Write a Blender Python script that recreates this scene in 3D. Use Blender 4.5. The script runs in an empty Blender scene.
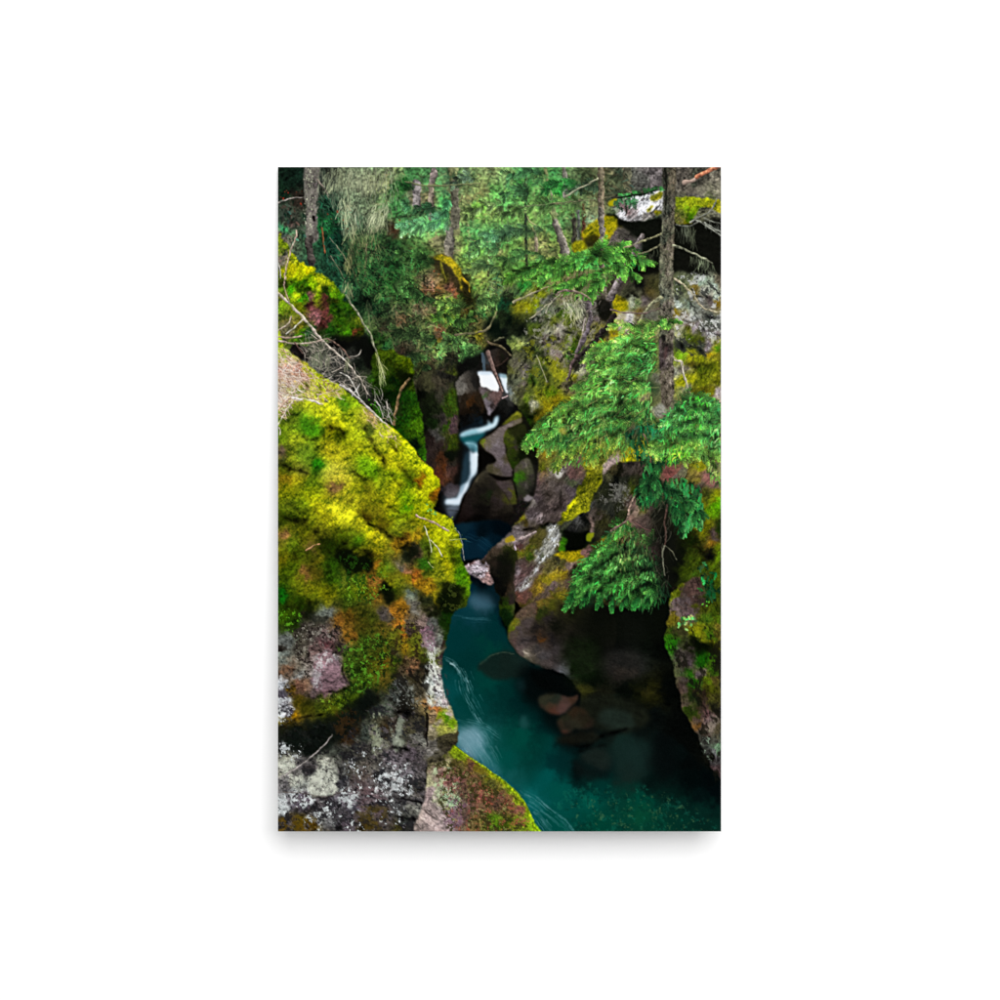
import bpy, math
import numpy as np

# ------------------------------------------------------------------ camera, world, lamps, exposure
scene = bpy.context.scene
PXM = 0.61 / 443.0                      # metres per photograph pixel on the wall
def wx(px): return (px - 500.0) * PXM
def wz(py): return (500.0 - py) * PXM

cam_data = bpy.data.cameras.new("camera")
cam = bpy.data.objects.new("camera", cam_data)
scene.collection.objects.link(cam)
CAM_D = 4.0
cam.location = (0.0, -CAM_D, 0.0)
cam.rotation_euler = (math.radians(90), 0, 0)
cam_data.sensor_width = 36.0
cam_data.lens = 36.0 * CAM_D / (1000.0 * PXM)
cam_data.clip_end = 100.0
scene.camera = cam

world = bpy.data.worlds.new("World")
scene.world = world
world.use_nodes = True
world.node_tree.nodes["Background"].inputs["Color"].default_value = (1.0, 1.0, 1.0, 1)
world.node_tree.nodes["Background"].inputs["Strength"].default_value = 0.50

def area_lamp(name, loc, target, size, power):
    d = bpy.data.lights.new(name, 'AREA')
    d.shape = 'SQUARE'; d.size = size; d.energy = power
    o = bpy.data.objects.new(name, d)
    scene.collection.objects.link(o)
    o.location = loc
    v = [target[i] - loc[i] for i in range(3)]
    from mathutils import Vector
    o.rotation_euler = Vector(v).to_track_quat('-Z', 'Y').to_euler()
    return o
area_lamp("softbox_lamp", (1.5, -7.6, 3.6), (0, 0, 0), 8.0, 870.0)

scene.view_settings.view_transform = 'Standard'
scene.view_settings.look = 'None'
scene.view_settings.exposure = 0.0
scene.view_settings.gamma = 1.0
scene.view_settings.use_curve_mapping = False
LIGHT_ON_PRINT = 1.35                   # measured light on the sheet: print reflectance = picture / this

# ------------------------------------------------------------------ the printed picture, painted in numpy
S = 1.6
X0, Y0, PW, PH = 278.0, 167.0, 443.0, 664.4
W, H = int(PW * S) + 1, int(PH * S) + 1
rng = np.random.default_rng(7)
GX, GY = np.meshgrid(X0 + np.arange(W, dtype=np.float32) / S, Y0 + np.arange(H, dtype=np.float32) / S)
C = np.zeros((H, W, 3), np.float32)      # picture, sRGB 0..255

TAB = np.random.default_rng(1).random((64, 256, 256)).astype(np.float32)
def vn(x, y, seed):
    t = TAB[seed % 64]
    xi = np.floor(x).astype(np.int32); yi = np.floor(y).astype(np.int32)
    fx = x - xi; fy = y - yi
    fx = fx * fx * (3 - 2 * fx); fy = fy * fy * (3 - 2 * fy)
    xi &= 255; yi &= 255; x1 = (xi + 1) & 255; y1 = (yi + 1) & 255
    a = t[yi, xi]; b = t[yi, x1]; c = t[y1, xi]; d = t[y1, x1]
    a = a + (b - a) * fx; c = c + (d - c) * fx
    return a + (c - a) * fy
def fbm(x, y, scale, seed, octaves=3, gain=0.55, ang=0.0, stretch=1.0):
    """about -1..1"""
    ca, sa = math.cos(ang), math.sin(ang)
    u = (x * ca + y * sa) / (scale * stretch); v = (-x * sa + y * ca) / scale
    s = np.zeros_like(x); a = 1.0; n = 0.0
    for o in range(octaves):
        s += a * (vn(u + 17.3 * o, v + 5.1 * o, seed + o) - 0.5); n += a * a
        u = u * 2.03; v = v * 2.03; a *= gain
    return s / math.sqrt(n) * 3.2

def blur(a, sig):
    r = int(math.ceil(sig * 2.5))
    if r < 1: return a
    k = np.exp(-0.5 * (np.arange(-r, r + 1) / sig) ** 2); k /= k.sum()
    p = np.pad(a, ((r, r), (0, 0)), mode='edge'); o = np.zeros_like(a)
    for i, w in enumerate(k): o += w * p[i:i + a.shape[0]]
    p = np.pad(o, ((0, 0), (r, r)), mode='edge'); q = np.zeros_like(a)
    for i, w in enumerate(k): q += w * p[:, i:i + a.shape[1]]
    return q

def catmull(p, n=4, closed=True):
    p = np.asarray(p, float); m = len(p); out = []
    rngi = range(m) if closed else range(m - 1)
    for i in rngi:
        if closed: a, b, c, d = p[(i - 1) % m], p[i], p[(i + 1) % m], p[(i + 2) % m]
        else: a, b, c, d = p[max(i - 1, 0)], p[i], p[i + 1], p[min(i + 2, m - 1)]
        for k in range(n):
            t = k / n
            out.append(0.5 * ((2 * b) + (c - a) * t + (2 * a - 5 * b + 4 * c - d) * t * t + (3 * b - a - 3 * c + d) * t ** 3))
    if not closed: out.append(p[-1])
    return np.array(out)

def region(pts, feather=0.6, warp=1.2, ws=7.0, seed=0, smooth=True):
    """slices + soft mask of a polygon given in photograph pixels"""
    q = catmull(pts, 4) if smooth else np.asarray(pts, float)
    pad = feather * 3 + warp * 2 + 2
    xa = max(0, int((q[:, 0].min() - pad - X0) * S)); xb = min(W, int((q[:, 0].max() + pad - X0) * S) + 1)
    ya = max(0, int((q[:, 1].min() - pad - Y0) * S)); yb = min(H, int((q[:, 1].max() + pad - Y0) * S) + 1)
    sl = (slice(ya, yb), slice(xa, xb))
    x = GX[sl]; y = GY[sl]
    if warp > 0:
        dx = fbm(x, y, ws, seed + 3, 3) * warp; dy = fbm(x, y, ws, seed + 9, 3) * warp
        x = x + dx; y = y + dy
    ins = np.zeros(x.shape, bool)
    n = len(q)
    for i in range(n):
        ax, ay = q[i]; bx, by = q[(i + 1) % n]
        if ay == by: continue
        cr = (ay > y) != (by > y)
        ins ^= cr & (x < ax + (y - ay) * ((bx - ax) / (by - ay)))
    return sl, blur(ins.astype(np.float32), max(0.45, feather * S))

def idw(x, y, pts, power=2.0, warp=2.5, ws=9.0, seed=0):
    if warp > 0:
        x2 = x + fbm(x, y, ws, seed + 20, 2) * warp + fbm(x, y, 3.0, seed + 33, 2) * warp * .5; y2 = y + fbm(x, y, ws, seed + 27, 2) * warp + fbm(x, y, 3.0, seed + 36, 2) * warp * .5
    else: x2, y2 = x, y
    acc = np.zeros(x.shape + (3,), np.float32); ws_ = np.zeros(x.shape, np.float32)
    for (px, py, c) in pts:
        w = 1.0 / ((x2 - px) ** 2 + (y2 - py) ** 2 + 4.0) ** power
        ws_ += w
        for k in range(3): acc[..., k] += w * c[k]
    return acc / ws_[..., None]

def put(sl, m, col):
    C[sl] = C[sl] * (1 - m[..., None]) + np.clip(col, 0, 255) * m[..., None]

def lum_mod(col, v, lo=0.25, hi=1.9):
    return col * np.clip(1 + v, lo, hi)[..., None]

def relief(x, y, scale, seed, octv=4, lx=-0.5, ly=-0.85, ang=0.0, stretch=1.0):
    h = fbm(x, y, scale, seed, octv, 0.6, ang, stretch)
    gy, gx = np.gradient(h)
    s = -(gx * -lx + gy * -ly) * -1.0
    return s * S * scale * 0.28, h

def moss_tex(x, y, col, seed, amp=1.0, scale=11):
    s, h = relief(x, y, scale, seed)
    s2, _ = relief(x, y, 3.2, seed + 5, 2)
    g = fbm(x, y, 1.4, seed + 8, 2, .6, 1.0, 2.2)
    v = amp * (0.20 * s + 0.06 * s2 + 0.11 * g + 0.12 * h)
    out = lum_mod(col, v)
    d = np.clip(-v, 0, 1)[..., None]
    return out * (1 - d * np.array([0.35, 0.0, 0.3], np.float32))

def rock_tex(x, y, col, seed, amp=1.0, ang=0.5, stretch=2.6, scale=8):
    s, h = relief(x, y, scale, seed, 4, ang=ang, stretch=stretch)
    g = fbm(x, y, 1.6, seed + 8, 2)
    g2 = fbm(x, y, 3.0, seed + 11, 3, 0.7, ang, 1.5)
    crack = np.abs(fbm(x, y, 14, seed + 15, 4, 0.55, ang, stretch))
    ck = np.clip(1 - crack / 0.10, 0, 1)
    return lum_mod(col, amp * (0.18 * s + 0.10 * g + 0.12 * g2 + 0.08 * h - 0.32 * ck))

def leaf_tex(x, y, col, seed, amp=1.0):
    s, h = relief(x, y, 6, seed, 3)
    g = fbm(x, y, 2.0, seed + 8, 2)
    return lum_mod(col, amp * (0.18 * s + 0.22 * g + 0.14 * h))

def paint(poly, pts, style, seed, amp=1.0, feather=0.6, warp=1.2, ws=7, power=2.0, dw=2.5, smooth=True, alpha=1.0, **kw):
    sl, m = region(poly, feather, warp, ws, seed, smooth)
    x, y = GX[sl], GY[sl]
    col = idw(x, y, pts, power, dw, 9.0, seed)
    if style == 'moss': col = moss_tex(x, y, col, seed, amp, **kw)
    elif style == 'rock': col = rock_tex(x, y, col, seed, amp, **kw)
    elif style == 'leaf': col = leaf_tex(x, y, col, seed, amp)
    put(sl, m * alpha, col)
    return sl, m

def patch(poly, c, alpha=1.0, feather=0.8, warp=1.0, ws=6, seed=0, style=None, amp=1.0, **kw):
    return paint(poly, [(0, 0, c)], style, seed, amp, feather, warp, ws, dw=0, alpha=alpha, **kw)

# ---- strokes
def splat(x, y, w, col, gain=1.0, groups=1):
    """x,y photograph px arrays in drawing order; w weight; col (n,3)"""
    n = len(x); edges = np.linspace(0, n, groups + 1).astype(int)
    for g in range(groups):
        a, b = edges[g], edges[g + 1]
        if b <= a: continue
        fx = (x[a:b] - X0) * S; fy = (y[a:b] - Y0) * S
        ok = (fx > 0) & (fy > 0) & (fx < W - 2) & (fy < H - 2)
        if not ok.any(): continue
        fx = fx[ok]; fy = fy[ok]; ww = w[a:b][ok]; cc = col[a:b][ok]
        ix = fx.astype(int); iy = fy.astype(int); tx = fx - ix; ty = fy - iy
        xa, xb, ya, yb = ix.min(), ix.max() + 2, iy.min(), iy.max() + 2
        bw, bh = xb - xa, yb - ya
        A = np.zeros((4, bw * bh))
        for ox in (0, 1):
            for oy in (0, 1):
                k = ww * (tx if ox else 1 - tx) * (ty if oy else 1 - ty)
                idx = (iy - ya + oy) * bw + (ix - xa + ox)
                A[0] += np.bincount(idx, k, bw * bh)
                for j in range(3): A[1 + j] += np.bincount(idx, k * cc[:, j], bw * bh)
        wt = A[0].reshape(bh, bw); al = np.clip(wt * gain, 0, 1)
        cl = np.stack([A[1 + j].reshape(bh, bw) for j in range(3)], -1) / np.maximum(wt, 1e-6)[..., None]
        s = (slice(ya, yb), slice(xa, xb))
        C[s] = C[s] * (1 - al[..., None]) + np.clip(cl, 0, 255) * al[..., None]

def segs(x0, y0, x1, y1, col, wt=0.8, bend=0.0, gain=1.0, groups=4, steps=None):
    """many thin short strokes, drawn in order"""
    L = np.hypot(x1 - x0, y1 - y0) * S
    K = steps or max(2, int(np.max(L) * 1.15) + 1)
    t = np.linspace(0, 1, K)[None, :]
    nx = -(y1 - y0)[:, None]; ny = (x1 - x0)[:, None]
    b = (np.broadcast_to(bend, x0.shape)[:, None]) * 4 * t * (1 - t)
    x = x0[:, None] + (x1 - x0)[:, None] * t + nx * b
    y = y0[:, None] + (y1 - y0)[:, None] * t + ny * b
    w = np.broadcast_to((np.broadcast_to(wt, x0.shape) * np.minimum(1.0, L / K * 1.0))[:, None], x.shape)
    c = np.repeat(col, K, axis=0)
    splat(x.ravel(), y.ravel(), w.ravel(), c, gain, groups)

def line(pts, w0, w1, col, jit=0.12, alpha=1.0, seed=0, shade=0.35, smooth=True, wobble=1.0):
    """tapering twig / trunk with a light and a dark side, width in photograph px"""
    q = catmull(pts, 6, False) if smooth and len(pts) > 2 else np.asarray(pts, float)
    pad = max(w0, w1) + 2
    xa = max(0, int((q[:, 0].min() - pad - X0) * S)); xb = min(W, int((q[:, 0].max() + pad - X0) * S) + 1)
    ya = max(0, int((q[:, 1].min() - pad - Y0) * S)); yb = min(H, int((q[:, 1].max() + pad - Y0) * S) + 1)
    if xb <= xa or yb <= ya: return
    sl = (slice(ya, yb), slice(xa, xb)); x = GX[sl]; y = GY[sl]
    wob = wobble * min(.8, .25 + .12 * max(w0, w1))
    x = x + fbm(x, y, 5.0, 50 + seed % 7, 2) * wob; y = y + fbm(x, y, 5.0, 53 + seed % 7, 2) * wob
    best = np.full(x.shape, 1e9, np.float32); sw = np.ones_like(best); side = np.zeros_like(best)
    seg = np.hypot(*np.diff(q, axis=0).T); cum = np.r_[0, np.cumsum(seg)]; tot = cum[-1] + 1e-6
    for i in range(len(q) - 1):
        ax, ay = q[i]; bx, by = q[i + 1]; dx, dy = bx - ax, by - ay; l2 = dx * dx + dy * dy + 1e-9
        t = np.clip(((x - ax) * dx + (y - ay) * dy) / l2, 0, 1)
        d = np.hypot(x - ax - t * dx, y - ay - t * dy)
        k = d < best
        best = np.where(k, d, best)
        wv = w0 + (w1 - w0) * (cum[i] + t * seg[i]) / tot
        sw = np.where(k, wv * 0.5, sw)
        sg = ((x - ax) * (-dy) + (y - ay) * dx) / math.sqrt(l2)
        if dx < 0 or (dx == 0 and dy < 0): sg = -sg
        side = np.where(k, sg, side)
    m = np.clip((sw - best) * S + 0.5, 0, 1) * np.clip(sw * 2 * S, 0, 1) * alpha
    n = fbm(x, y, 2.2, 40 + seed, 2) * jit
    if max(w0, w1) < 3.2: m = m * np.clip(.86 + .3 * fbm(x, y, 4.0, 31 + seed % 9, 2), .35, 1)
    sh = 1 - shade * np.clip(side / np.maximum(sw, 0.3), -1, 1)
    put(sl, m, np.array(col, np.float32) * (sh * (1 + n))[..., None])

def inside(poly, n, seed, warp=1.5):
    """n random points inside a polygon"""
    sl, m = region(poly, 0.5, warp, 7, seed)
    r = np.random.default_rng(seed + 100)
    yy, xx = np.nonzero(m > 0.5)
    k = r.integers(0, len(yy), n)
    return GX[sl][yy[k], xx[k]] + r.uniform(-.3, .3, n), GY[sl][yy[k], xx[k]] + r.uniform(-.3, .3, n)

def sample(x, y):
    ix = np.clip(((x - X0) * S).astype(int), 0, W - 1); iy = np.clip(((y - Y0) * S).astype(int), 0, H - 1)
    return C[iy, ix].copy()

def stipple(poly, n, seed, lmin=1.0, lmax=2.6, ang=math.pi / 2, spread=1.0, lo=0.6, hi=1.45, hue=10, wt=0.7, tint=None):
    """short fibres that take the colour of what they lie on, lighter or darker"""
    r = np.random.default_rng(seed)
    x, y = inside(poly, n, seed)
    c = sample(x, y) * r.uniform(lo, hi, n)[:, None] + r.normal(0, hue, (n, 3)) * np.array([1, .8, .5])
    if tint is not None: c = c * 0.6 + 0.4 * np.array(tint) * r.uniform(.7, 1.2, n)[:, None]
    a = ang + r.normal(0, spread, n); l = r.uniform(lmin, lmax, n)
    segs(x - np.cos(a) * l / 2, y - np.sin(a) * l / 2, x + np.cos(a) * l / 2, y + np.sin(a) * l / 2, c, wt, r.normal(0, .15, n), 1.0, 3)

def specks(poly, n, seed, col, r0=0.5, r1=1.6, var=0.15, alpha=0.9, thr=None, scale=9):
    """lichen spots of uneven outline"""
    r = np.random.default_rng(seed)
    x, y = inside(poly, n, seed)
    if thr is not None:
        k = fbm(x, y, scale, seed, 2) > thr; x, y = x[k], y[k]
    n = len(x)
    rad = r0 + (r1 - r0) * r.random(n) ** 3
    K = 26
    a = r.random((n, K)) * 2 * np.pi; d = r.random((n, K)) ** .7 * rad[:, None] * (0.7 + 0.5 * np.sin(a * 2 + r.random((n, 1)) * 6))
    cc = np.array(col, float)[None] * (1 + r.normal(0, var, (n, 1)))
    w = np.broadcast_to(np.minimum(alpha, alpha * 2.4 * (rad * S) ** 2 / K)[:, None], (n, K))
    splat((x[:, None] + np.cos(a) * d).ravel(), (y[:, None] + np.sin(a) * d).ravel(), w.ravel(), np.repeat(cc, K, 0), 1.0, 2)

def sprays(x, y, ang, L, col, seed, K=7, nl=2.2, droop=0.5, open_=0.9, wt=0.75, groups=5, tipgain=0.25):
    """conifer sprays: a drooping twig with needles on both sides"""
    r = np.random.default_rng(seed); n = len(x)
    sg = np.where(np.cos(ang) >= 0, 1.0, -1.0)
    t = np.linspace(0, 1, K)[None]
    a = ang[:, None] + sg[:, None] * droop * t
    st = (L / (K - 1))[:, None]
    px = x[:, None] + np.cumsum(np.cos(a) * st, 1) - np.cos(a[:, :1]) * st
    py = y[:, None] + np.cumsum(np.sin(a) * st, 1) - np.sin(a[:, :1]) * st
    X1, Y1, X2, Y2, CC = [], [], [], [], []
    X1.append(px[:, :-1]); Y1.append(py[:, :-1]); X2.append(px[:, 1:]); Y2.append(py[:, 1:]); CC.append(np.repeat((col * 0.8)[:, None], K - 1, 1))
    for s in (-1, 1):
        b = a + s * open_ + r.normal(0, .25, a.shape)
        l = nl * (1.05 - 0.6 * t) * r.uniform(.6, 1.2, a.shape)
        X1.append(px); Y1.append(py); X2.append(px + np.cos(b) * l); Y2.append(py + np.sin(b) * l)
        v = (1 + tipgain * (t - .4) + r.normal(0, .12, a.shape))
        CC.append(col[:, None] * v[..., None])
    X1 = np.concatenate(X1, 1).ravel(); Y1 = np.concatenate(Y1, 1).ravel(); X2 = np.concatenate(X2, 1).ravel(); Y2 = np.concatenate(Y2, 1).ravel()
    CC = np.concatenate(CC, 1).reshape(-1, 3)
    segs(X1, Y1, X2, Y2, CC, wt, 0.0, 1.0, groups)

def foliage(poly, pts, n, seed, ang, spread=0.6, L=(5, 9), nl=2.0, lo=0.55, hi=1.5, K=7, droop=.5, wt=.75, dark=(10, 60, 40)):
    """three passes of sprays, deep to light; colour from the control points"""
    r = np.random.default_rng(seed)
    for p, (f, mul) in enumerate(((0.3, lo), (0.4, 1.0), (0.3, hi))):
        k = int(n * f); x, y = inside(poly, k, seed + p * 7)
        cl = fbm(x, y, 9, seed + 3, 2)
        if p == 2:
            q = cl > -0.15; x, y, cl = x[q], y[q], cl[q]
        if p == 0: cl = -np.abs(cl)
        o = np.argsort(y); x, y, cl = x[o], y[o], cl[o]; k = len(x)
        c = idw(x.astype(np.float32), y.astype(np.float32), pts, 2.0, 0)
        c = c * mul * (1 + 0.3 * cl)[:, None]; g_ = c.mean(1, keepdims=True); c = g_ + (c - g_) * r.uniform(.55, 1.1, (k, 1))
        c = c * r.uniform(.82, 1.18, k)[:, None]
        c[:, 0] *= r.uniform(.7, 1.3, k)
        if p == 0: c = c * .6 + np.array(dark) * .4
        sprays(x, y, (ang(x, y) if callable(ang) else ang) + r.normal(0, spread, k), r.uniform(*L, k), c, seed + p, K, nl, droop, wt=wt)

def bough(path, n, seed, drop, top, low, ang=1.57, spread=.5, L=(4, 8), nl=2.0, thick=2.0, wt=.8):
    """an arching bough: hanging sprays, darker below, lit along its upper edge"""
    r = np.random.default_rng(seed); q = catmull(path, 8, False)
    top = np.array(top, float); low = np.array(low, float)
    for p in range(2):
        k = int(n * (.6 if p == 0 else .4)); i = r.random(k) * (len(q) - 1.001); j = i.astype(int); f = (i - j)[:, None]
        b = q[j] * (1 - f) + q[j + 1] * f
        d = r.random(k) ** 1.3 * drop if p == 0 else np.abs(r.normal(0, thick, k))
        x = b[:, 0] + r.normal(0, 2.0, k); y = b[:, 1] + d
        mx = np.clip(d / max(drop, 1), 0, 1)[:, None] if p == 0 else np.zeros((k, 1))
        c = top * (1 - mx) + low * mx
        c = c * (r.uniform(.55, 1.0, k) if p == 0 else r.uniform(.75, 1.15, k))[:, None]
        o = np.argsort(-y) if p == 0 else np.arange(k)
        tx = q[np.minimum(j + 1, len(q) - 1)] - q[j]; ta = np.arctan2(tx[:, 1], tx[:, 0])
        a = None if callable(ang) else (ang + r.normal(0, spread, k)) if p == 0 else np.where(r.random(k) < .6, ta + r.normal(.15, .35, k), ang + r.normal(0, spread, k))
        if callable(ang): a = ang(x, y) + r.normal(0, spread, k)
        cl = fbm(x, y, 8, seed + 4, 2); c = c * np.clip(1 + .38 * cl, .35, 1.5)[:, None]
        g_ = c.mean(1, keepdims=True); c = g_ + (c - g_) * r.uniform(.6, 1.1, (k, 1))
        kp = r.random(k) < np.clip(.75 + .6 * cl, .15, 1); o = o[kp[o]]
        sprays(x[o], y[o], a[o], r.uniform(*L, k)[o] * (1 if p == 0 else .8), c[o], seed + p, 7, nl, .5, wt=wt)

def hang(poly, n, seed, col, L=(5, 16), var=.2, wt=.6, lean=0.0):
    """hanging beard lichen: wavering threads"""
    r = np.random.default_rng(seed); x, y = inside(poly, n, seed)
    l = r.uniform(*L, n); a = math.pi / 2 + lean + r.normal(0, .22, n)
    c = np.array(col, float) * (1 + r.normal(0, var, (n, 1))) * (1 + .16 * fbm(x, y, 7, seed, 2))[:, None]
    segs(x, y, x + np.cos(a) * l, y + np.sin(a) * l, c, wt * r.uniform(.5, 1.1, n), r.normal(0, .10, n), 1.0, 6)

def twigs(poly, n, seed, col, L=(6, 18), ang=0.6, spread=.8, wt=.8, var=.2, bend=.12):
    r = np.random.default_rng(seed); x, y = inside(poly, n, seed)
    l = r.uniform(*L, n); a = ang + r.normal(0, spread, n)
    c = np.array(col, float) * (1 + r.normal(0, var, (n, 1)))
    segs(x - np.cos(a) * l / 2, y - np.sin(a) * l / 2, x + np.cos(a) * l / 2, y + np.sin(a) * l / 2, c, wt * r.uniform(.5, 1.1, n), r.normal(0, bend, n), 1.0, 4)

def pp(s):
    """'x y r g b; ...' -> control points"""
    o = []
    for t in s.replace('\n', ' ').split(';'):
        v = t.split()
        if len(v) == 5: o.append((float(v[0]), float(v[1]), tuple(float(k) for k in v[2:])))
    return o

def fold(path, w, amt, seed=0, tint=None):
    """a soft crease (amt < 0) or lit ridge (amt > 0) along a path"""
    q = catmull(path, 5, False); pad = w * 3 + 3
    xa = max(0, int((q[:, 0].min() - pad - X0) * S)); xb = min(W, int((q[:, 0].max() + pad - X0) * S) + 1)
    ya = max(0, int((q[:, 1].min() - pad - Y0) * S)); yb = min(H, int((q[:, 1].max() + pad - Y0) * S) + 1)
    sl = (slice(ya, yb), slice(xa, xb)); x = GX[sl]; y = GY[sl]
    x2 = x + fbm(x, y, 6, seed + 2, 3) * w * .5; y2 = y + fbm(x, y, 6, seed + 5, 3) * w * .5
    best = np.full(x.shape, 1e9, np.float32); tt = np.zeros_like(best); n = len(q) - 1
    for i in range(n):
        ax, ay = q[i]; dx, dy = q[i + 1] - q[i]; l2 = dx * dx + dy * dy + 1e-9
        t = np.clip(((x2 - ax) * dx + (y2 - ay) * dy) / l2, 0, 1)
        d = np.hypot(x2 - ax - t * dx, y2 - ay - t * dy)
        k = d < best; best = np.where(k, d, best); tt = np.where(k, (i + t) / n, tt)
    e = np.exp(-(best / w) ** 2) * np.clip(np.minimum(tt, 1 - tt) * 5, 0, 1) * np.clip(.8 + .5 * fbm(x, y, 5, seed + 8, 2), 0, 1.3)
    f = 1 + amt * e
    v = C[sl] * np.clip(f, .04, 3)[..., None]
    if tint is not None: v = v * (1 - .5 * e[..., None]) + .5 * e[..., None] * np.array(tint, np.float32)
    C[sl] = np.clip(v, 0, 255)

def lichen(poly, col, scale, thr, seed, alpha=.85, soft=.35, stretch=1.0, ang=0.0, var=.12):
    """crusts with an uneven, noisy outline"""
    sl, m = region(poly, 1.2, 2.0, 6, seed)
    x, y = GX[sl], GY[sl]
    n = fbm(x, y, scale, seed, 4, .75, ang, stretch)
    k = np.clip((n - thr) / soft, 0, 1) * m * alpha
    put(sl, k, np.array(col, np.float32) * (1 + var * fbm(x, y, 2.2, seed + 6, 2))[..., None])

def tone(poly, desat=0.0, mul=(1, 1, 1), feather=8, gamma=1.0, only=None):
    sl, m = region(poly, feather, 3, 12, 5)
    c = C[sl]; l = (c * np.array([.3, .59, .11], np.float32)).sum(-1, keepdims=True)
    v = (c * (1 - desat) + l * desat) * np.array(mul, np.float32)
    if only == 'green': m = m * np.clip((c[..., 1] - np.maximum(c[..., 0], c[..., 2])) / 30, 0, 1)
    if only == 'red': m = m * np.clip((c[..., 0] - c[..., 1] * 1.02) / 14, 0, 1) * np.clip((c[..., 2] / (c[..., 1] + 1) - .35) / .25, 0, 1)
    if gamma != 1: v = 255 * np.clip(v / 255, 0, 1) ** gamma
    put(sl, m, v)

def fronds(path, n, seed, L0, L1, base, tip, spread=(.25, .95), droop=.35, grav=.3, wt=.46, nl=.75, back=.5, K=8):
    """flat conifer fronds along a bough: branchlets on both sides of each axis, dark ones behind, lit ones in front"""
    r = np.random.default_rng(seed); q = catmull(path, 8, False)
    t = np.r_[r.random(n // 2), r.random(n - n // 2)]; lit = np.r_[np.zeros(n // 2), np.ones(n - n // 2)]
    i = t * (len(q) - 1.001); j = i.astype(int); f = (i - j)[:, None]
    b = q[j] * (1 - f) + q[j + 1] * f; tg = q[j + 1] - q[j]; ta = np.arctan2(tg[:, 1], tg[:, 0])
    s = np.where(r.random(n) < .5, -1.0, 1.0)
    a0 = ta + s * r.uniform(spread[0], spread[1], n)
    dx, dy = np.cos(a0), np.sin(a0) + grav; a0 = np.arctan2(dy, dx)
    L = (L0 + (L1 - L0) * t) * r.uniform(.65, 1.15, n)
    sg = np.where(np.cos(a0) >= 0, 1.0, -1.0)
    u = np.linspace(0, 1, K)[None]
    aa = a0[:, None] + (sg * droop * r.uniform(.3, 1.2, n))[:, None] * u
    st = (L / (K - 1))[:, None]
    px = b[:, :1] + np.cumsum(np.cos(aa) * st, 1); py = b[:, 1:] + np.cumsum(np.sin(aa) * st, 1)
    br = np.where(lit > 0, r.uniform(.72, 1.12, n), r.uniform(back * .7, back * 1.3, n)) * np.clip(1 + .25 * fbm(b[:, 0], b[:, 1], 10, seed, 2), .6, 1.3)
    base = np.array(base, float); tip = np.array(tip, float)
    XS, YS, AS, LS, CS = [], [], [], [], []
    for sd in (-1, 1):
        ang = aa + sd * r.uniform(.6, .95, aa.shape); ln = .40 * L[:, None] * (1.02 - u) * r.uniform(.6, 1.15, aa.shape) + 1.2
        m = (u ** .8)[..., None] * .75 + .25 * r.random(aa.shape)[..., None]
        c = (base * (1 - m) + tip * m) * br[:, None, None] * r.uniform(.62, 1.32, aa.shape)[..., None] * (1.06 if sd * 1 < 0 else .92)
        XS.append(px); YS.append(py); AS.append(ang); LS.append(ln); CS.append(c)
    X = np.concatenate(XS, 1).ravel(); Y = np.concatenate(YS, 1).ravel(); A = np.concatenate(AS, 1).ravel(); Ln = np.concatenate(LS, 1).ravel()
    Cc = np.concatenate(CS, 1).reshape(-1, 3); g_ = Cc.mean(1, keepdims=True); Cc = g_ + (Cc - g_) * r.uniform(.7, 1.08, (len(Cc), 1))
    sprays(X, Y, A, Ln, Cc, seed, 4, nl, .3, .9, wt, 16, .6)

def soften(poly, sig, feather=4):
    sl, m = region(poly, feather, 2, 10, 3)
    put(sl, m, np.stack([blur(C[sl][..., k], sig) for k in range(3)], -1))
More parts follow.
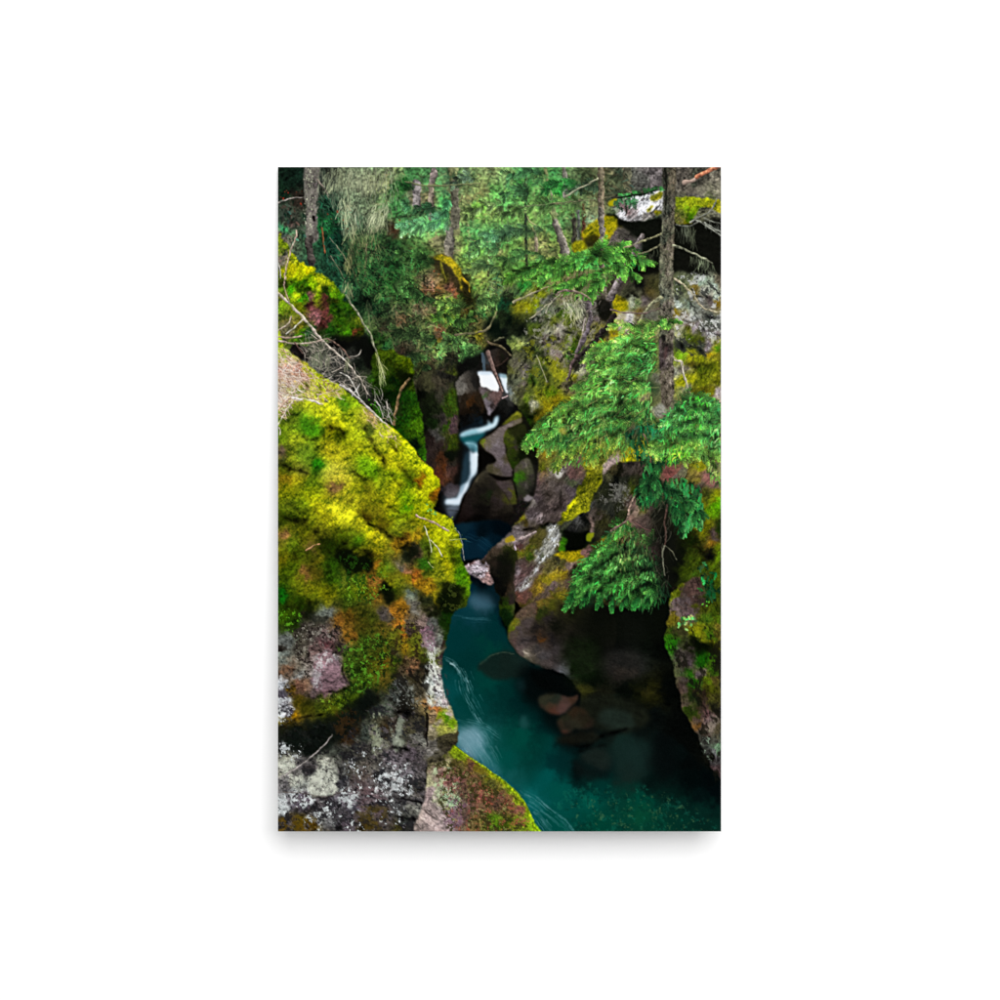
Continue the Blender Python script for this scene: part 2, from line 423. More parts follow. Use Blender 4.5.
#PAINT_BEGIN
# ---- 1. forest behind the gorge
FOREST = pp("""288 180 14 28 20;300 175 15 30 22;281 190 16 34 22;298 200 40 34 28;330 215 20 60 35;325 225 24 88 44;285 215 50 60 50;285 228 60 150 90;283 236 100 85 75;
292 222 60 56 50;370 250 35 85 60;345 265 20 55 40;375 270 25 80 50;335 240 16 50 36;330 205 22 50 36;355 230 60 95 70;380 240 40 80 55;325 180 40 45 40;345 180 120 128 100;365 185 130 138 108;385 185 120 130 104;350 210 96 110 84;372 215 104 116 88;
395 170 110 130 100;410 175 50 110 70;430 180 70 130 90;450 175 60 90 75;470 172 90 105 80;490 170 120 125 100;395 190 40 100 50;415 195 90 95 90;430 200 100 95 80;443 200 60 150 90;452 195 80 85 75;470 200 120 115 90;485 190 115 115 85;495 195 80 150 80;480 207 100 150 60;495 212 120 140 80;460 215 120 125 90;400 205 50 120 70;405 225 60 130 90;425 228 80 170 120;440 222 80 180 115;395 228 60 40 30;395 245 20 60 40;410 250 40 90 60;420 260 30 100 60;440 240 110 110 95;450 248 110 115 100;470 235 60 120 80;490 235 70 130 85;475 250 70 150 70;465 262 80 140 80;490 262 60 110 75;495 250 110 110 95;480 275 100 150 100;395 270 20 80 45;
505 175 110 135 100;520 180 50 120 60;540 175 70 110 70;555 172 60 130 80;570 175 90 105 85;590 180 50 55 45;605 175 90 85 75;505 200 80 150 90;525 205 70 120 70;545 205 70 120 70;560 190 30 120 50;575 200 80 90 70;510 215 90 150 75;530 212 110 150 80;550 215 70 130 70;575 215 70 110 70;595 205 100 95 80;515 230 70 110 70;535 235 100 100 80;555 230 60 105 70;575 230 60 75 60;505 245 60 110 70;520 255 50 100 70;535 250 110 100 85;550 255 90 95 75;505 265 40 90 60;525 265 50 110 60;545 265 70 140 70;580 258 60 150 80;600 250 50 150 80;590 222 150 150 155;588 235 120 115 60;597 240 60 60 20;
615 175 50 60 50;640 178 80 80 75;612 195 60 60 55;690 190 90 85 75;700 175 60 58 50;715 180 110 105 92;680 175 80 75 68;715 195 120 118 100;695 205 90 90 70;625 205 60 100 60;650 170 90 86 84;
355 285 30 80 55;370 290 35 100 60;380 300 30 90 55;385 310 40 70 50;375 310 15 60 40;365 300 5 15 10;370 325 60 90 60;385 325 50 60 45;380 340 20 60 20;388 345 30 110 60;380 352 50 70 20;365 340 20 30 20;385 365 30 60 10;378 380 40 80 10;387 385 15 40 5;340 342 12 10 10;365 350 10 14 10;300 350 25 22 20;315 350 60 64 52;318 360 80 84 70;330 362 60 60 55;345 360 50 50 48;355 355 40 40 36;350 375 40 42 40;360 365 15 20 15;365 375 50 55 40;375 375 40 70 20;360 385 50 50 45;340 375 50 50 45;370 395 30 34 28;378 405 14 20 8;385 400 10 24 6;
395 285 30 100 50;410 290 50 130 75;405 300 40 90 55;395 310 60 80 60;420 295 40 120 70;430 283 130 110 100;437 290 120 90 50;425 290 130 90 60;450 285 110 75 70;455 290 140 80 60;445 280 60 60 20;460 282 20 15 8;466 292 20 35 8;470 300 30 40 10;465 310 70 60 20;475 285 70 140 80;485 295 90 160 110;490 302 110 190 120;482 312 50 130 80;497 290 60 90 70;495 310 60 100 60;430 300 70 80 60;435 310 90 85 70;420 308 100 95 80;445 303 120 180 80;447 310 90 160 60;455 308 80 170 100;437 318 80 180 60;452 317 120 190 30;465 322 60 160 80;457 323 70 170 100;430 328 80 100 70;415 320 60 80 55;400 320 90 80 60;395 335 50 90 60;410 335 60 110 75;425 335 60 95 65;440 328 120 80 60;440 334 150 90 60;437 341 140 110 20;455 330 30 40 20;470 328 60 80 50;475 320 110 90 50;490 320 80 90 60;485 332 90 85 70;478 335 130 130 20;495 330 10 20 15;470 342 80 80 60;455 337 80 160 90;440 345 80 170 100;430 342 60 120 90;410 345 70 75 60;400 350 70 60 50;462 345 90 160 90;475 350 80 170 100;470 358 60 150 100;475 365 60 160 80;455 350 60 80 60;450 357 30 28 25;460 365 15 15 12;455 380 30 28 25;445 365 50 50 40;440 355 80 150 100;430 360 80 75 50;420 370 60 80 40;410 362 50 130 80;425 380 70 70 45;435 385 80 75 55;430 375 90 70 60;455 375 60 80 20;462 385 110 110 100;470 380 70 65 55;475 385 30 30 28;480 360 40 40 35;485 345 90 90 40;497 345 110 100 70;495 355 60 55 40;485 365 50 60 65;492 350 60 50 40;488 260 70 110 80;440 265 60 80 50""")
FULL_TOP = [(270, 160), (730, 160), (730, 300), (640, 300), (520, 400), (480, 400), (440, 420), (270, 420)]
paint(FULL_TOP, FOREST, 'leaf', 1, 1.1, dw=2.2, smooth=False, power=1.8)

# far trunks
def trunk(x0, y0, x1, y1, w0, w1, col, seed=0, shade=.3, jit=.25): line([(x0, y0), ((x0 + x1) / 2 + .4, (y0 + y1) / 2), (x1, y1)], w0, w1, col, jit, 1, seed, shade)
trunk(416, 184, 416, 205, 9, 8, (126, 120, 120), 1); trunk(434, 172, 430, 217, 6, 5, (116, 106, 94), 2)
trunk(452, 160, 455, 232, 9, 9, (98, 92, 80), 3); trunk(450, 228, 448, 258, 9, 11, (112, 106, 98), 4)
trunk(525, 172, 526, 266, 3, 3.4, (36, 46, 36), 5, .2); trunk(551, 208, 566, 258, 7, 9, (110, 106, 96), 6, .5)
trunk(564, 165, 564, 198, 5, 4, (112, 108, 100), 7); trunk(573, 215, 574, 250, 4, 5, (52, 50, 44), 8); trunk(583, 205, 583, 240, 3, 4, (70, 50, 40), 9); trunk(577, 212, 577, 245, 3, 3, (88, 92, 88), 9)
trunk(533, 228, 535, 250, 4, 4, (150, 135, 112), 10); trunk(626, 160, 627, 192, 8, 8, (84, 84, 70), 11); trunk(655, 160, 655, 190, 13, 12, (98, 92, 92), 12); trunk(694, 160, 694, 186, 5, 5, (60, 62, 52), 13)
trunk(545, 167, 548, 200, 3, 3, (130, 120, 100), 14); trunk(468, 225, 470, 255, 3, 3, (120, 118, 104), 15); trunk(490, 245, 488, 275, 3, 3, (70, 74, 60), 16); trunk(508, 205, 506, 260, 2, 3, (60, 80, 62), 17)
# loose foliage and moss beards of the far trees
FAR = [(395, 165), (620, 165), (600, 240), (560, 262), (520, 275), (470, 300), (440, 262), (395, 255)]
foliage(FAR, FOREST, 1700, 11, lambda x, y: np.where(np.sin(x * .9 + y * 1.7) > 0, .25, 2.9), .5, (3, 7), .95, .62, 1.2, dark=(34, 60, 44), wt=.55)
tone([(440, 162), (600, 162), (590, 240), (520, 262), (450, 240)], .05, (1.0, 1.14, 1.06), 8)
hang([(440, 165), (500, 165), (545, 175), (540, 215), (495, 225), (455, 210)], 240, 12, (138, 148, 116), (4, 10), .2, .45)
hang([(500, 205), (560, 205), (550, 225), (505, 228)], 160, 13, (128, 150, 100), (3, 8), .2, .5)
soften([(392, 160), (610, 160), (600, 245), (560, 262), (510, 285), (470, 300), (440, 262), (392, 250)], .6, 4); tone([(392, 160), (610, 160), (600, 245), (560, 262), (510, 285), (470, 300), (440, 262), (392, 250)], 0, (1.12, 1.10, 1.04), 6)
hang([(560, 200), (600, 200), (598, 222), (560, 222)], 120, 21, (120, 125, 98), (3, 8), .2, .45)
line([(405, 182), (430, 186), (455, 185), (480, 183)], 1.8, 1.4, (112, 118, 82)); line([(566, 196), (580, 188), (598, 178)], 2.2, 1.6, (146, 146, 122)); line([(554, 204), (568, 203), (580, 200)], 3, 2.4, (136, 124, 108))
line([(414, 203), (424, 212), (431, 219)], 1.2, 1, (104, 84, 66)); line([(470, 240), (480, 242), (490, 241)], 1.2, 1, (150, 150, 124)); line([(524, 212), (530, 222), (537, 226)], 1.3, 1, (160, 160, 130))
line([(448, 222), (456, 210), (462, 196)], 2.0, 1.4, (120, 114, 88))
specks([(395, 222), (408, 222), (408, 235), (395, 235)], 10, 22, (150, 66, 34), .5, 1.4); specks([(432, 268), (442, 272), (442, 278), (432, 278)], 8, 23, (150, 66, 44), .5, 1.2)

tone([(388, 160), (612, 160), (606, 250), (560, 262), (510, 280), (500, 320), (470, 290), (440, 262), (392, 240)], .20, (1.0, 1.0, .84), 6)
trunk(416, 184, 416, 205, 9, 8, (128, 122, 120), 1); trunk(431, 186, 430, 217, 6, 5, (122, 112, 98), 2); trunk(434, 170, 433, 181, 6, 6, (118, 108, 104), 2); trunk(454, 184, 455, 226, 8, 8, (92, 90, 76), 3, .2); trunk(450, 232, 448, 258, 8, 10, (112, 108, 98), 4); trunk(525, 214, 526, 262, 2.6, 3, (38, 46, 36), 5, .2); trunk(555, 222, 566, 258, 6, 9, (112, 107, 98), 6, .5); trunk(564, 167, 564, 196, 4, 4, (110, 108, 98), 7); trunk(574, 220, 574, 250, 4, 5, (56, 54, 46), 8); trunk(583, 222, 583, 240, 3, 4, (92, 64, 48), 9); trunk(534, 232, 536, 250, 3, 4, (150, 138, 114), 10); trunk(578, 212, 578, 245, 3, 3, (80, 84, 78), 9); trunk(548, 186, 551, 200, 2.4, 2.4, (126, 120, 100), 14)
for i_, (q_, n_, l0, l1, b_, t_) in enumerate((([(580, 203), (552, 203), (525, 208), (500, 216)], 46, 12, 8, (78, 122, 66), (128, 178, 84)), ([(545, 178), (525, 171), (505, 175)], 26, 11, 8, (50, 104, 62), (86, 150, 84)), ([(580, 188), (560, 183), (545, 188)], 22, 10, 7, (32, 96, 46), (56, 142, 60)), ([(450, 216), (425, 223), (402, 228)], 34, 12, 8, (62, 128, 88), (110, 190, 136)), ([(520, 238), (495, 233), (472, 242)], 30, 12, 8, (56, 104, 72), (90, 152, 96)), ([(415, 192), (405, 184), (394, 186)], 16, 9, 6, (28, 84, 38), (54, 130, 52)), ([(505, 206), (484, 206), (466, 214)], 26, 10, 7, (92, 120, 74), (132, 170, 84)), ([(500, 250), (484, 247), (470, 254)], 24, 10, 7, (60, 116, 74), (98, 166, 96)), ([(545, 232), (522, 228), (502, 234)], 28, 11, 8, (58, 98, 66), (92, 144, 88)), ([(440, 204), (424, 208), (406, 205)], 18, 9, 6, (46, 100, 62), (84, 156, 92)), ([(440, 190), (446, 200), (444, 212)], 18, 8, 6, (52, 118, 74), (90, 176, 106)), ([(548, 256), (525, 253), (504, 260)], 26, 10, 8, (44, 96, 60), (80, 146, 84)), ([(500, 268), (484, 264), (468, 272)], 24, 10, 7, (62, 112, 78), (104, 166, 106)), ([(530, 192), (515, 189), (500, 196)], 20, 10, 7, (56, 110, 66), (92, 156, 88)), ([(480, 180), (466, 176), (452, 182)], 16, 9, 7, (70, 100, 76), (112, 140, 104)), ([(600, 186), (586, 184), (572, 192)], 16, 9, 6, (46, 70, 50), (80, 110, 76)))):
    fronds(q_, n_, 330 + i_, l0, l1, b_, tuple(np.array(t_) * 1.16), wt=.42, nl=.7, back=.7, grav=.2)
line([(405, 182), (430, 186), (455, 185), (480, 183)], 1.6, 1.2, (112, 118, 82)); line([(612, 197), (590, 200), (560, 203), (520, 207)], 1.2, .8, (110, 108, 84), .2, .8); line([(566, 196), (580, 188), (598, 178)], 2.0, 1.4, (146, 146, 122))
# left tree, ferny bank and hanging lichen
patch([(304, 160), (318, 160), (318, 200), (317, 222), (318, 240), (306, 240), (305, 210)], (112, 108, 100), 1, .7, .7, 6, 3, 'rock', 1.0, ang=1.57)
specks([(304, 167), (312, 167), (312, 236), (306, 236)], 90, 24, (158, 160, 138), .5, 1.5); specks([(312, 167), (318, 167), (317, 230), (312, 230)], 40, 25, (116, 104, 106), .5, 1.6)
specks([(306, 178), (315, 178), (316, 225), (306, 225)], 34, 26, (54, 54, 48), .4, 1.3); patch([(312, 216), (315, 216), (315, 221), (313, 221)], (10, 10, 10), 1, .4, 0)
line([(310, 238), (309, 250), (312, 264)], 8, 6, (58, 54, 50), .3)
foliage([(318, 198), (345, 200), (360, 240), (389, 250), (389, 285), (345, 285), (325, 250)], FOREST, 800, 27, .7, .9, (3, 6), 1.1, .6, 1.4, dark=(8, 30, 20), wt=.55)
foliage([(278, 195), (303, 200), (303, 240), (278, 232)], FOREST, 70, 28, 1.2, 1.2, (3, 5), 1.6, .6, 1.3)
LICH = [(320, 165), (392, 165), (396, 200), (388, 222), (380, 236), (374, 250), (360, 246), (350, 262), (344, 240), (340, 212), (328, 196), (322, 186)]
hang(LICH, 420, 29, (132, 140, 114), (5, 15), .3, .5); hang(LICH, 160, 129, (52, 66, 52), (4, 12), .3, .55)
hang([(342, 195), (352, 195), (356, 225), (344, 232)], 90, 30, (176, 186, 146), (6, 16), .15, .6); hang([(372, 205), (389, 200), (388, 215), (372, 236)], 120, 31, (170, 178, 142), (5, 12), .15, .6, .35)
hang([(326, 168), (342, 168), (342, 186), (326, 188)], 90, 32, (150, 158, 124), (4, 10), .15, .55, .3)
hang([(350, 168), (389, 166), (389, 186), (352, 186)], 170, 33, (168, 174, 140), (3, 9), .15, .55)
hang([(347, 255), (352, 255), (351, 270), (348, 270)], 30, 34, (150, 160, 118), (5, 12), .15, .6); hang([(356, 262), (360, 262), (359, 270), (356, 270)], 20, 35, (140, 150, 112), (4, 10), .15, .5)
specks([(282, 192), (304, 190), (304, 212), (282, 212)], 9, 36, (130, 44, 28), .4, 1.6); specks([(322, 200), (352, 228), (335, 232)], 9, 37, (124, 52, 30), .4, 1.5)
line([(278, 203), (288, 199), (303, 197)], 1.5, 1.1, (160, 152, 144)); line([(318, 180), (324, 188), (328, 196)], 1.6, 1, (130, 118, 108)); line([(366, 244), (366, 262), (364, 280)], 1.4, 1.2, (120, 116, 100)); line([(330, 238), (342, 254), (352, 270), (358, 282)], 1.1, .9, (110, 116, 96))
line([(322, 228), (323, 240), (325, 252)], 1.6, 1.6, (130, 80, 50)); line([(331, 256), (338, 268), (345, 282)], 1, .9, (100, 106, 86))

# ---- 2. left mossy rock with red faces
ROCKA = pp("""283 245 120 140 20;290 255 150 160 20;283 257 120 110 100;300 262 200 195 10;310 270 200 195 10;320 276 190 190 20;328 283 170 180 20;290 270 160 160 10;300 275 160 170 10;285 285 40 50 10;300 283 60 110 10;312 283 130 170 10;322 288 150 160 20;335 290 70 110 10;318 297 110 140 10;290 290 70 160 10;295 297 160 180 20;302 300 60 140 10;283 297 110 110 40;300 308 90 100 10;283 308 100 130 20;308 297 120 80 76;311 305 50 22 20;316 318 146 92 96;314 310 112 66 66;325 300 60 30 26;325 310 104 54 50;328 320 96 48 46;322 322 44 20 16;335 300 40 50 8;333 312 50 90 10;345 305 40 84 10;340 320 50 90 10;350 315 24 50 10;358 320 80 100 20;355 332 100 50 28;347 333 56 116 10;330 330 20 60 10;300 325 110 104 26;290 320 110 104 50;300 332 66 116 10;310 333 50 90 50;285 330 90 86 60;320 338 50 56 30;360 335 50 60 10;304 290 36 60 6;342 296 50 96 10;328 294 20 40 6;337 308 16 40 6;352 326 40 70 8""")
paint([(274, 242), (288, 246), (296, 258), (306, 264), (318, 272), (330, 278), (338, 290), (346, 298), (356, 308), (362, 320), (364, 332), (358, 340), (340, 339), (322, 342), (300, 345), (274, 345)], ROCKA, 'moss', 2, 1.1, warp=2)
stipple([(278, 246), (300, 260), (330, 280), (350, 306), (362, 325), (355, 336), (335, 335), (332, 300), (305, 292), (300, 335), (278, 330)], 1700, 40, .8, 2.2, 1.57, .7, .6, 1.45)
patch([(330, 338), (350, 336), (368, 338), (378, 352), (372, 372), (352, 350), (338, 348)], (9, 10, 8), .9, 1.5, 2)
patch([(296, 345), (304, 350), (310, 362), (300, 358)], (14, 11, 10), .85, 1.4, 1.5)

# ---- 3. bushes and mossy pillar left of the fall
patch([(430, 258), (440, 254), (452, 260), (462, 275), (464, 290), (456, 288), (448, 274), (438, 272)], (52, 46, 28), .9, .8, 1.5, 6, 4, 'rock')
patch([(434, 258), (442, 254), (453, 260), (462, 273), (464, 289), (461, 289), (456, 275), (447, 264), (440, 262)], (172, 158, 14), 1, .7, .8, 5, 5, 'moss'); line([(440, 262), (442, 270), (446, 280)], 2.2, 2, (110, 112, 26))
patch([(463, 278), (469, 286), (472, 312), (466, 318), (464, 300), (461, 288)], (40, 38, 16), .95, .8, 1.2, 6, 6, 'rock'); line([(463, 279), (468, 285), (469, 292)], 3, 1.4, (190, 160, 14))
BUSH = [(345, 270), (395, 245), (430, 275), (450, 300), (480, 290), (500, 270), (505, 300), (480, 325), (480, 365), (440, 370), (415, 372), (385, 350), (372, 320)]
foliage(BUSH, FOREST, 2300, 41, lambda x, y: np.where(np.sin(x * 1.3 + y * .7) > -.2, .5, 2.6), .6, (3, 7), 1.05, .55, 1.3, dark=(14, 40, 26), wt=.55)
for i, (px, n, top, low) in enumerate((([(433, 320), (445, 313), (460, 322), (470, 318)], 70, (92, 190, 84), (40, 110, 62)), ([(430, 338), (445, 340), (455, 346)], 50, (84, 174, 108), (44, 96, 66)), ([(452, 338), (466, 346), (480, 352)], 70, (92, 180, 110), (44, 110, 76)),
        ([(465, 352), (472, 360), (480, 368)], 50, (76, 176, 104), (36, 110, 70)), ([(390, 284), (408, 288), (428, 300)], 80, (62, 148, 88), (34, 86, 54)), ([(396, 330), (412, 333), (428, 345)], 70, (64, 124, 82), (40, 80, 54)), ([(475, 300), (488, 297), (498, 304)], 60, (110, 190, 124), (52, 120, 80)), ([(400, 254), (420, 258), (436, 266)], 60, (56, 138, 76), (26, 80, 48)), ([(405, 352), (418, 356), (426, 366)], 40, (60, 134, 84), (40, 84, 50)), ([(440, 304), (452, 302), (464, 310)], 50, (104, 180, 90), (50, 110, 60)))):
    fronds(px[::-1] if i % 2 else px, max(12, n // 3), 50 + i, 11, 7, low, tuple(np.array(top) * 1.12), wt=.45, nl=.8, back=.6)
tone([(345, 240), (430, 250), (500, 285), (490, 330), (480, 372), (415, 376), (380, 350)], .18, (.98, .94, .78), 5)
patch([(483, 322), (500, 318), (512, 330), (505, 342), (490, 340)], (6, 14, 9), .9, 2.5, 2)
line([(446, 298), (452, 294), (457, 288)], 1.4, 1, (150, 118, 98)); line([(455, 335), (474, 333), (486, 330), (492, 321), (497, 311)], 2.2, 2, (122, 114, 84)); line([(424, 290), (433, 290)], 1.8, 1.4, (140, 104, 80))
CLIFF = pp("""422 395 8 12 6;430 400 25 35 15;440 395 70 70 55;430 415 12 20 8;435 410 30 40 20;445 410 50 80 15;452 400 60 95 15;457 410 70 110 15;440 420 60 55 50;432 425 20 40 12;447 425 50 85 15;453 418 110 75 75;453 427 100 70 70;455 435 60 80 10;437 434 90 90 85;430 440 50 35 30;440 445 60 45 38;450 445 50 70 10;460 448 40 60 10;430 455 60 45 38;440 460 92 50 22;443 468 110 58 22;450 455 15 20 10;455 462 50 45 35;450 470 100 60 45;445 480 110 60 30;455 480 70 40 25;460 470 90 50 35;465 455 40 20 15;467 445 30 20 12;440 490 6 5 5;448 490 60 52 55;457 490 50 42 45;430 465 50 40 32;436 475 90 40 20;428 380 70 72 45;438 385 80 75 55;445 375 40 40 34;425 500 8 8 6;436 500 6 8 4;445 505 10 9 8;425 430 14 18 10;425 480 20 18 12""")
paint([(418, 376), (440, 372), (458, 380), (462, 395), (459, 412), (459, 430), (462, 443), (468, 446), (470, 455), (468, 480), (460, 488), (459, 500), (444, 510), (420, 510), (418, 440)], CLIFF, 'rock', 7, 1.0, ang=1.3, warp=1.2)
tone([(416, 374), (462, 378), (470, 455), (458, 505), (420, 505)], .05, (.78, .76, .76), 3)
stipple([(442, 388), (456, 392), (458, 430), (462, 450), (448, 450), (446, 420)], 420, 60, .8, 2, 1.57, .5, .6, 1.4)
patch([(446, 452), (460, 450), (466, 456), (452, 458)], (10, 14, 8), .85, 1, 1.2)
DOME2 = pp("""392 353 60 90 10;402 358 90 130 10;408 363 90 120 5;413 370 70 110 5;395 365 40 60 5;400 375 30 50 5;408 378 15 20 3;395 380 8 30 5;413 382 60 90 10;392 395 10 30 5;400 400 20 60 8;410 395 30 80 10;415 410 50 100 10;405 415 30 80 10;410 430 50 90 8;420 425 70 120 10;403 430 20 60 5;415 445 10 30 10;421 440 60 110 10;395 410 30 50 15;385 400 14 24 8;390 430 40 60 10;423 455 40 90 10;380 375 50 80 14;384 388 30 60 8""")
paint([(374, 352), (388, 350), (400, 354), (410, 360), (415, 372), (413, 385), (418, 398), (421, 415), (424, 435), (425, 462), (416, 452), (405, 440), (392, 428), (382, 416), (374, 395)], DOME2, 'moss', 8, 1.1, warp=1.2)
stipple([(385, 352), (412, 362), (420, 420), (424, 450), (400, 435), (392, 410)], 800, 61, .8, 2.6, 1.57, .4, .55, 1.5)
tone([(374, 350), (416, 352), (426, 460), (400, 440), (374, 400)], 0, (.80, .76, .8), 3)
patch([(398, 372), (408, 373), (412, 380), (405, 392), (400, 386)], (10, 16, 4), .8, 1, 1); line([(409, 379), (402, 388), (398, 400), (393, 424)], 2.6, 3, (112, 92, 62), .2)

# ---- 4. the fall
patch([(456, 372), (480, 352), (500, 340), (515, 345), (525, 400), (512, 440), (500, 530), (440, 525), (452, 490), (460, 440)], (11, 11, 10), .96, 1.4, 1.5, 8, 9, 'rock', .6)
WF = pp("""458 392 100 96 88;462 386 110 106 98;470 384 70 64 56;476 380 30 28 26;464 402 34 26 16;472 402 60 36 15;480 404 44 32 18;466 412 22 15 8;476 412 16 14 10;462 420 8 8 8;475 420 12 20 26;480 425 18 34 44;470 430 16 28 38;485 415 8 8 8;493 412 9 8 8;505 405 22 22 20;510 410 14 16 16;508 398 56 56 56;500 415 10 10 9;484 360 50 54 56;478 365 20 20 18;505 365 14 12 10;506 355 30 24 20;494 362 50 34 26;512 400 40 40 38""")
paint([(456, 380), (476, 366), (486, 352), (508, 352), (514, 380), (514, 408), (500, 420), (488, 430), (462, 434), (459, 410)], WF, 'rock', 9, .6, ang=1.2)
line([(482, 354), (484, 362), (484.5, 371)], 2.4, 3.4, (74, 92, 104), .05, .8, 0, 0)
paint([(479, 387), (490, 389), (502, 391), (500, 400), (494, 410), (489.5, 416), (486, 409), (482, 398)], pp("481 391 110 94 92;484 396 60 80 50;486 403 110 100 104;488 410 124 116 122;493 396 112 84 76;497 399 92 64 56;492 405 60 48 46;499 395 120 86 76"), 'rock', 10, .8, ang=1.1, feather=.6, warp=.6)
patch([(478, 372), (485, 371.5), (491, 372), (494, 376), (498.5, 386), (498, 391), (492, 390), (485, 387.5), (480.5, 386), (479, 379)], (244, 247, 250), 1, .6, .4); patch([(478, 371), (491, 371), (492, 374), (479, 374.5)], (188, 208, 226), .6, .9, .3)
patch([(499, 375), (503, 375), (507, 377), (508.5, 388), (508, 393), (505, 391), (502, 384)], (224, 232, 240), 1, .7, .4); patch([(498, 373.5), (507, 375), (507, 378), (499, 377)], (110, 140, 160), .7, .8, .3)
line([(487.5, 352), (490, 360), (494, 371), (498, 381), (502, 391)], 4.4, 2.2, (136, 104, 88), .2, 1, 1, .4, wobble=.3)
line([(488, 342), (500, 346), (511, 355)], 2.4, 1.8, (120, 98, 62)); line([(494, 340), (505, 337), (512, 340)], 1.6, 1.2, (110, 102, 82)); line([(495, 367), (502, 363), (508, 358)], 2, 1.4, (66, 44, 34)); line([(503, 398), (507, 396)], 2, 1.6, (180, 150, 140))
# middle stream and lower fall: long-exposure silk
patch([(458, 430), (476, 424), (490, 424), (499, 414), (500, 422), (488, 434), (481, 446), (478, 474), (464, 500), (458, 508), (444, 508), (443, 496), (458, 486), (462, 460), (463, 445), (459, 440)], (13, 20, 25), .9, 1.2, .5)
patch([(460, 435.5), (470, 435.5), (484, 432), (482, 438), (476, 442.5), (464, 443)], (18, 84, 90), .95, 1.2, .4)
patch([(460, 434), (464, 431.5), (475, 428.5), (485, 426), (488, 423.5), (487, 419.5), (490, 423), (492.5, 423), (494.5, 418), (498, 415.5), (498.5, 420), (496, 425.5), (488, 430.5), (478, 433.5), (466, 436), (460, 436.5)], (176, 212, 226), .95, 1.0, .4)
patch([(463, 434), (474, 431), (482, 429), (480, 431.5), (468, 435)], (120, 182, 194), .8, 1.2, .2); patch([(476, 429.5), (487, 426.5), (494, 423), (497, 418), (496.5, 424), (488, 429), (480, 431)], (228, 240, 246), .85, 1.0, .3)
patch([(464, 442.5), (472, 441.5), (477, 444), (479.5, 449), (479, 456), (475, 453), (470, 450), (467, 446)], (96, 152, 166), .9, 1.0, .3); patch([(470, 448), (474, 448), (475, 452), (471, 452)], (36, 74, 84), .7, 1, .3); line([(466, 443), (473, 444), (478, 449)], 1.4, 1, (166, 206, 216), .05, .7, 0, 0)
patch([(464, 458), (469, 452), (469.5, 478), (463, 487), (460.5, 488)], (34, 56, 68), .9, 1.2, .4)
patch([(469, 451), (473, 453.5), (478.5, 452.5), (478.5, 466), (477, 471), (470.5, 480), (468, 487), (462.5, 497), (460, 505), (452, 505.5), (445, 504.5), (445.5, 499), (452, 497.5), (457, 497), (459.5, 489), (464, 484), (468.5, 479), (470, 466)], (196, 216, 230), 1, 1.0, .4)
patch([(472, 455), (477.5, 454), (477.5, 467), (472, 475), (471, 466)], (236, 244, 249), .9, 1.3, .3); patch([(464, 487), (468, 484), (462, 497), (459, 503), (448, 503.5), (448, 500), (458, 499.5)], (234, 241, 248), .85, 1.1, .3); patch([(460, 487), (465, 484.5), (463, 490), (459.5, 495)], (120, 148, 166), .7, 1.0, .3)
for k in range(7): line([(470.5 + k * 1.1, 456), (470.3 + k * 1.1, 465), (468 + k * .9, 477)], .6, .5, (150, 186, 206), .05, .35, 0, 0)
patch([(445.5, 487), (458, 484.5), (457, 495), (446, 497)], (66, 57, 61), .95, .8, .8, 5, 4, 'rock', .6)
patch([(446, 508), (459, 507), (456, 515), (452.5, 520), (447, 514)], (96, 108, 126), .65, 1.2, .8); line([(445, 511), (452, 509.5), (459, 511)], 1.6, 1.2, (24, 24, 28), .1, .7)
soften([(458, 428), (486, 420), (500, 412), (501, 424), (484, 436), (482, 450), (480, 474), (464, 500), (458, 512), (442, 512), (444, 494), (458, 486), (460, 450)], 1.0, 1.5); patch([(446, 494), (462, 490), (462, 508), (446, 510)], (200, 214, 226), .22, 3, .5)
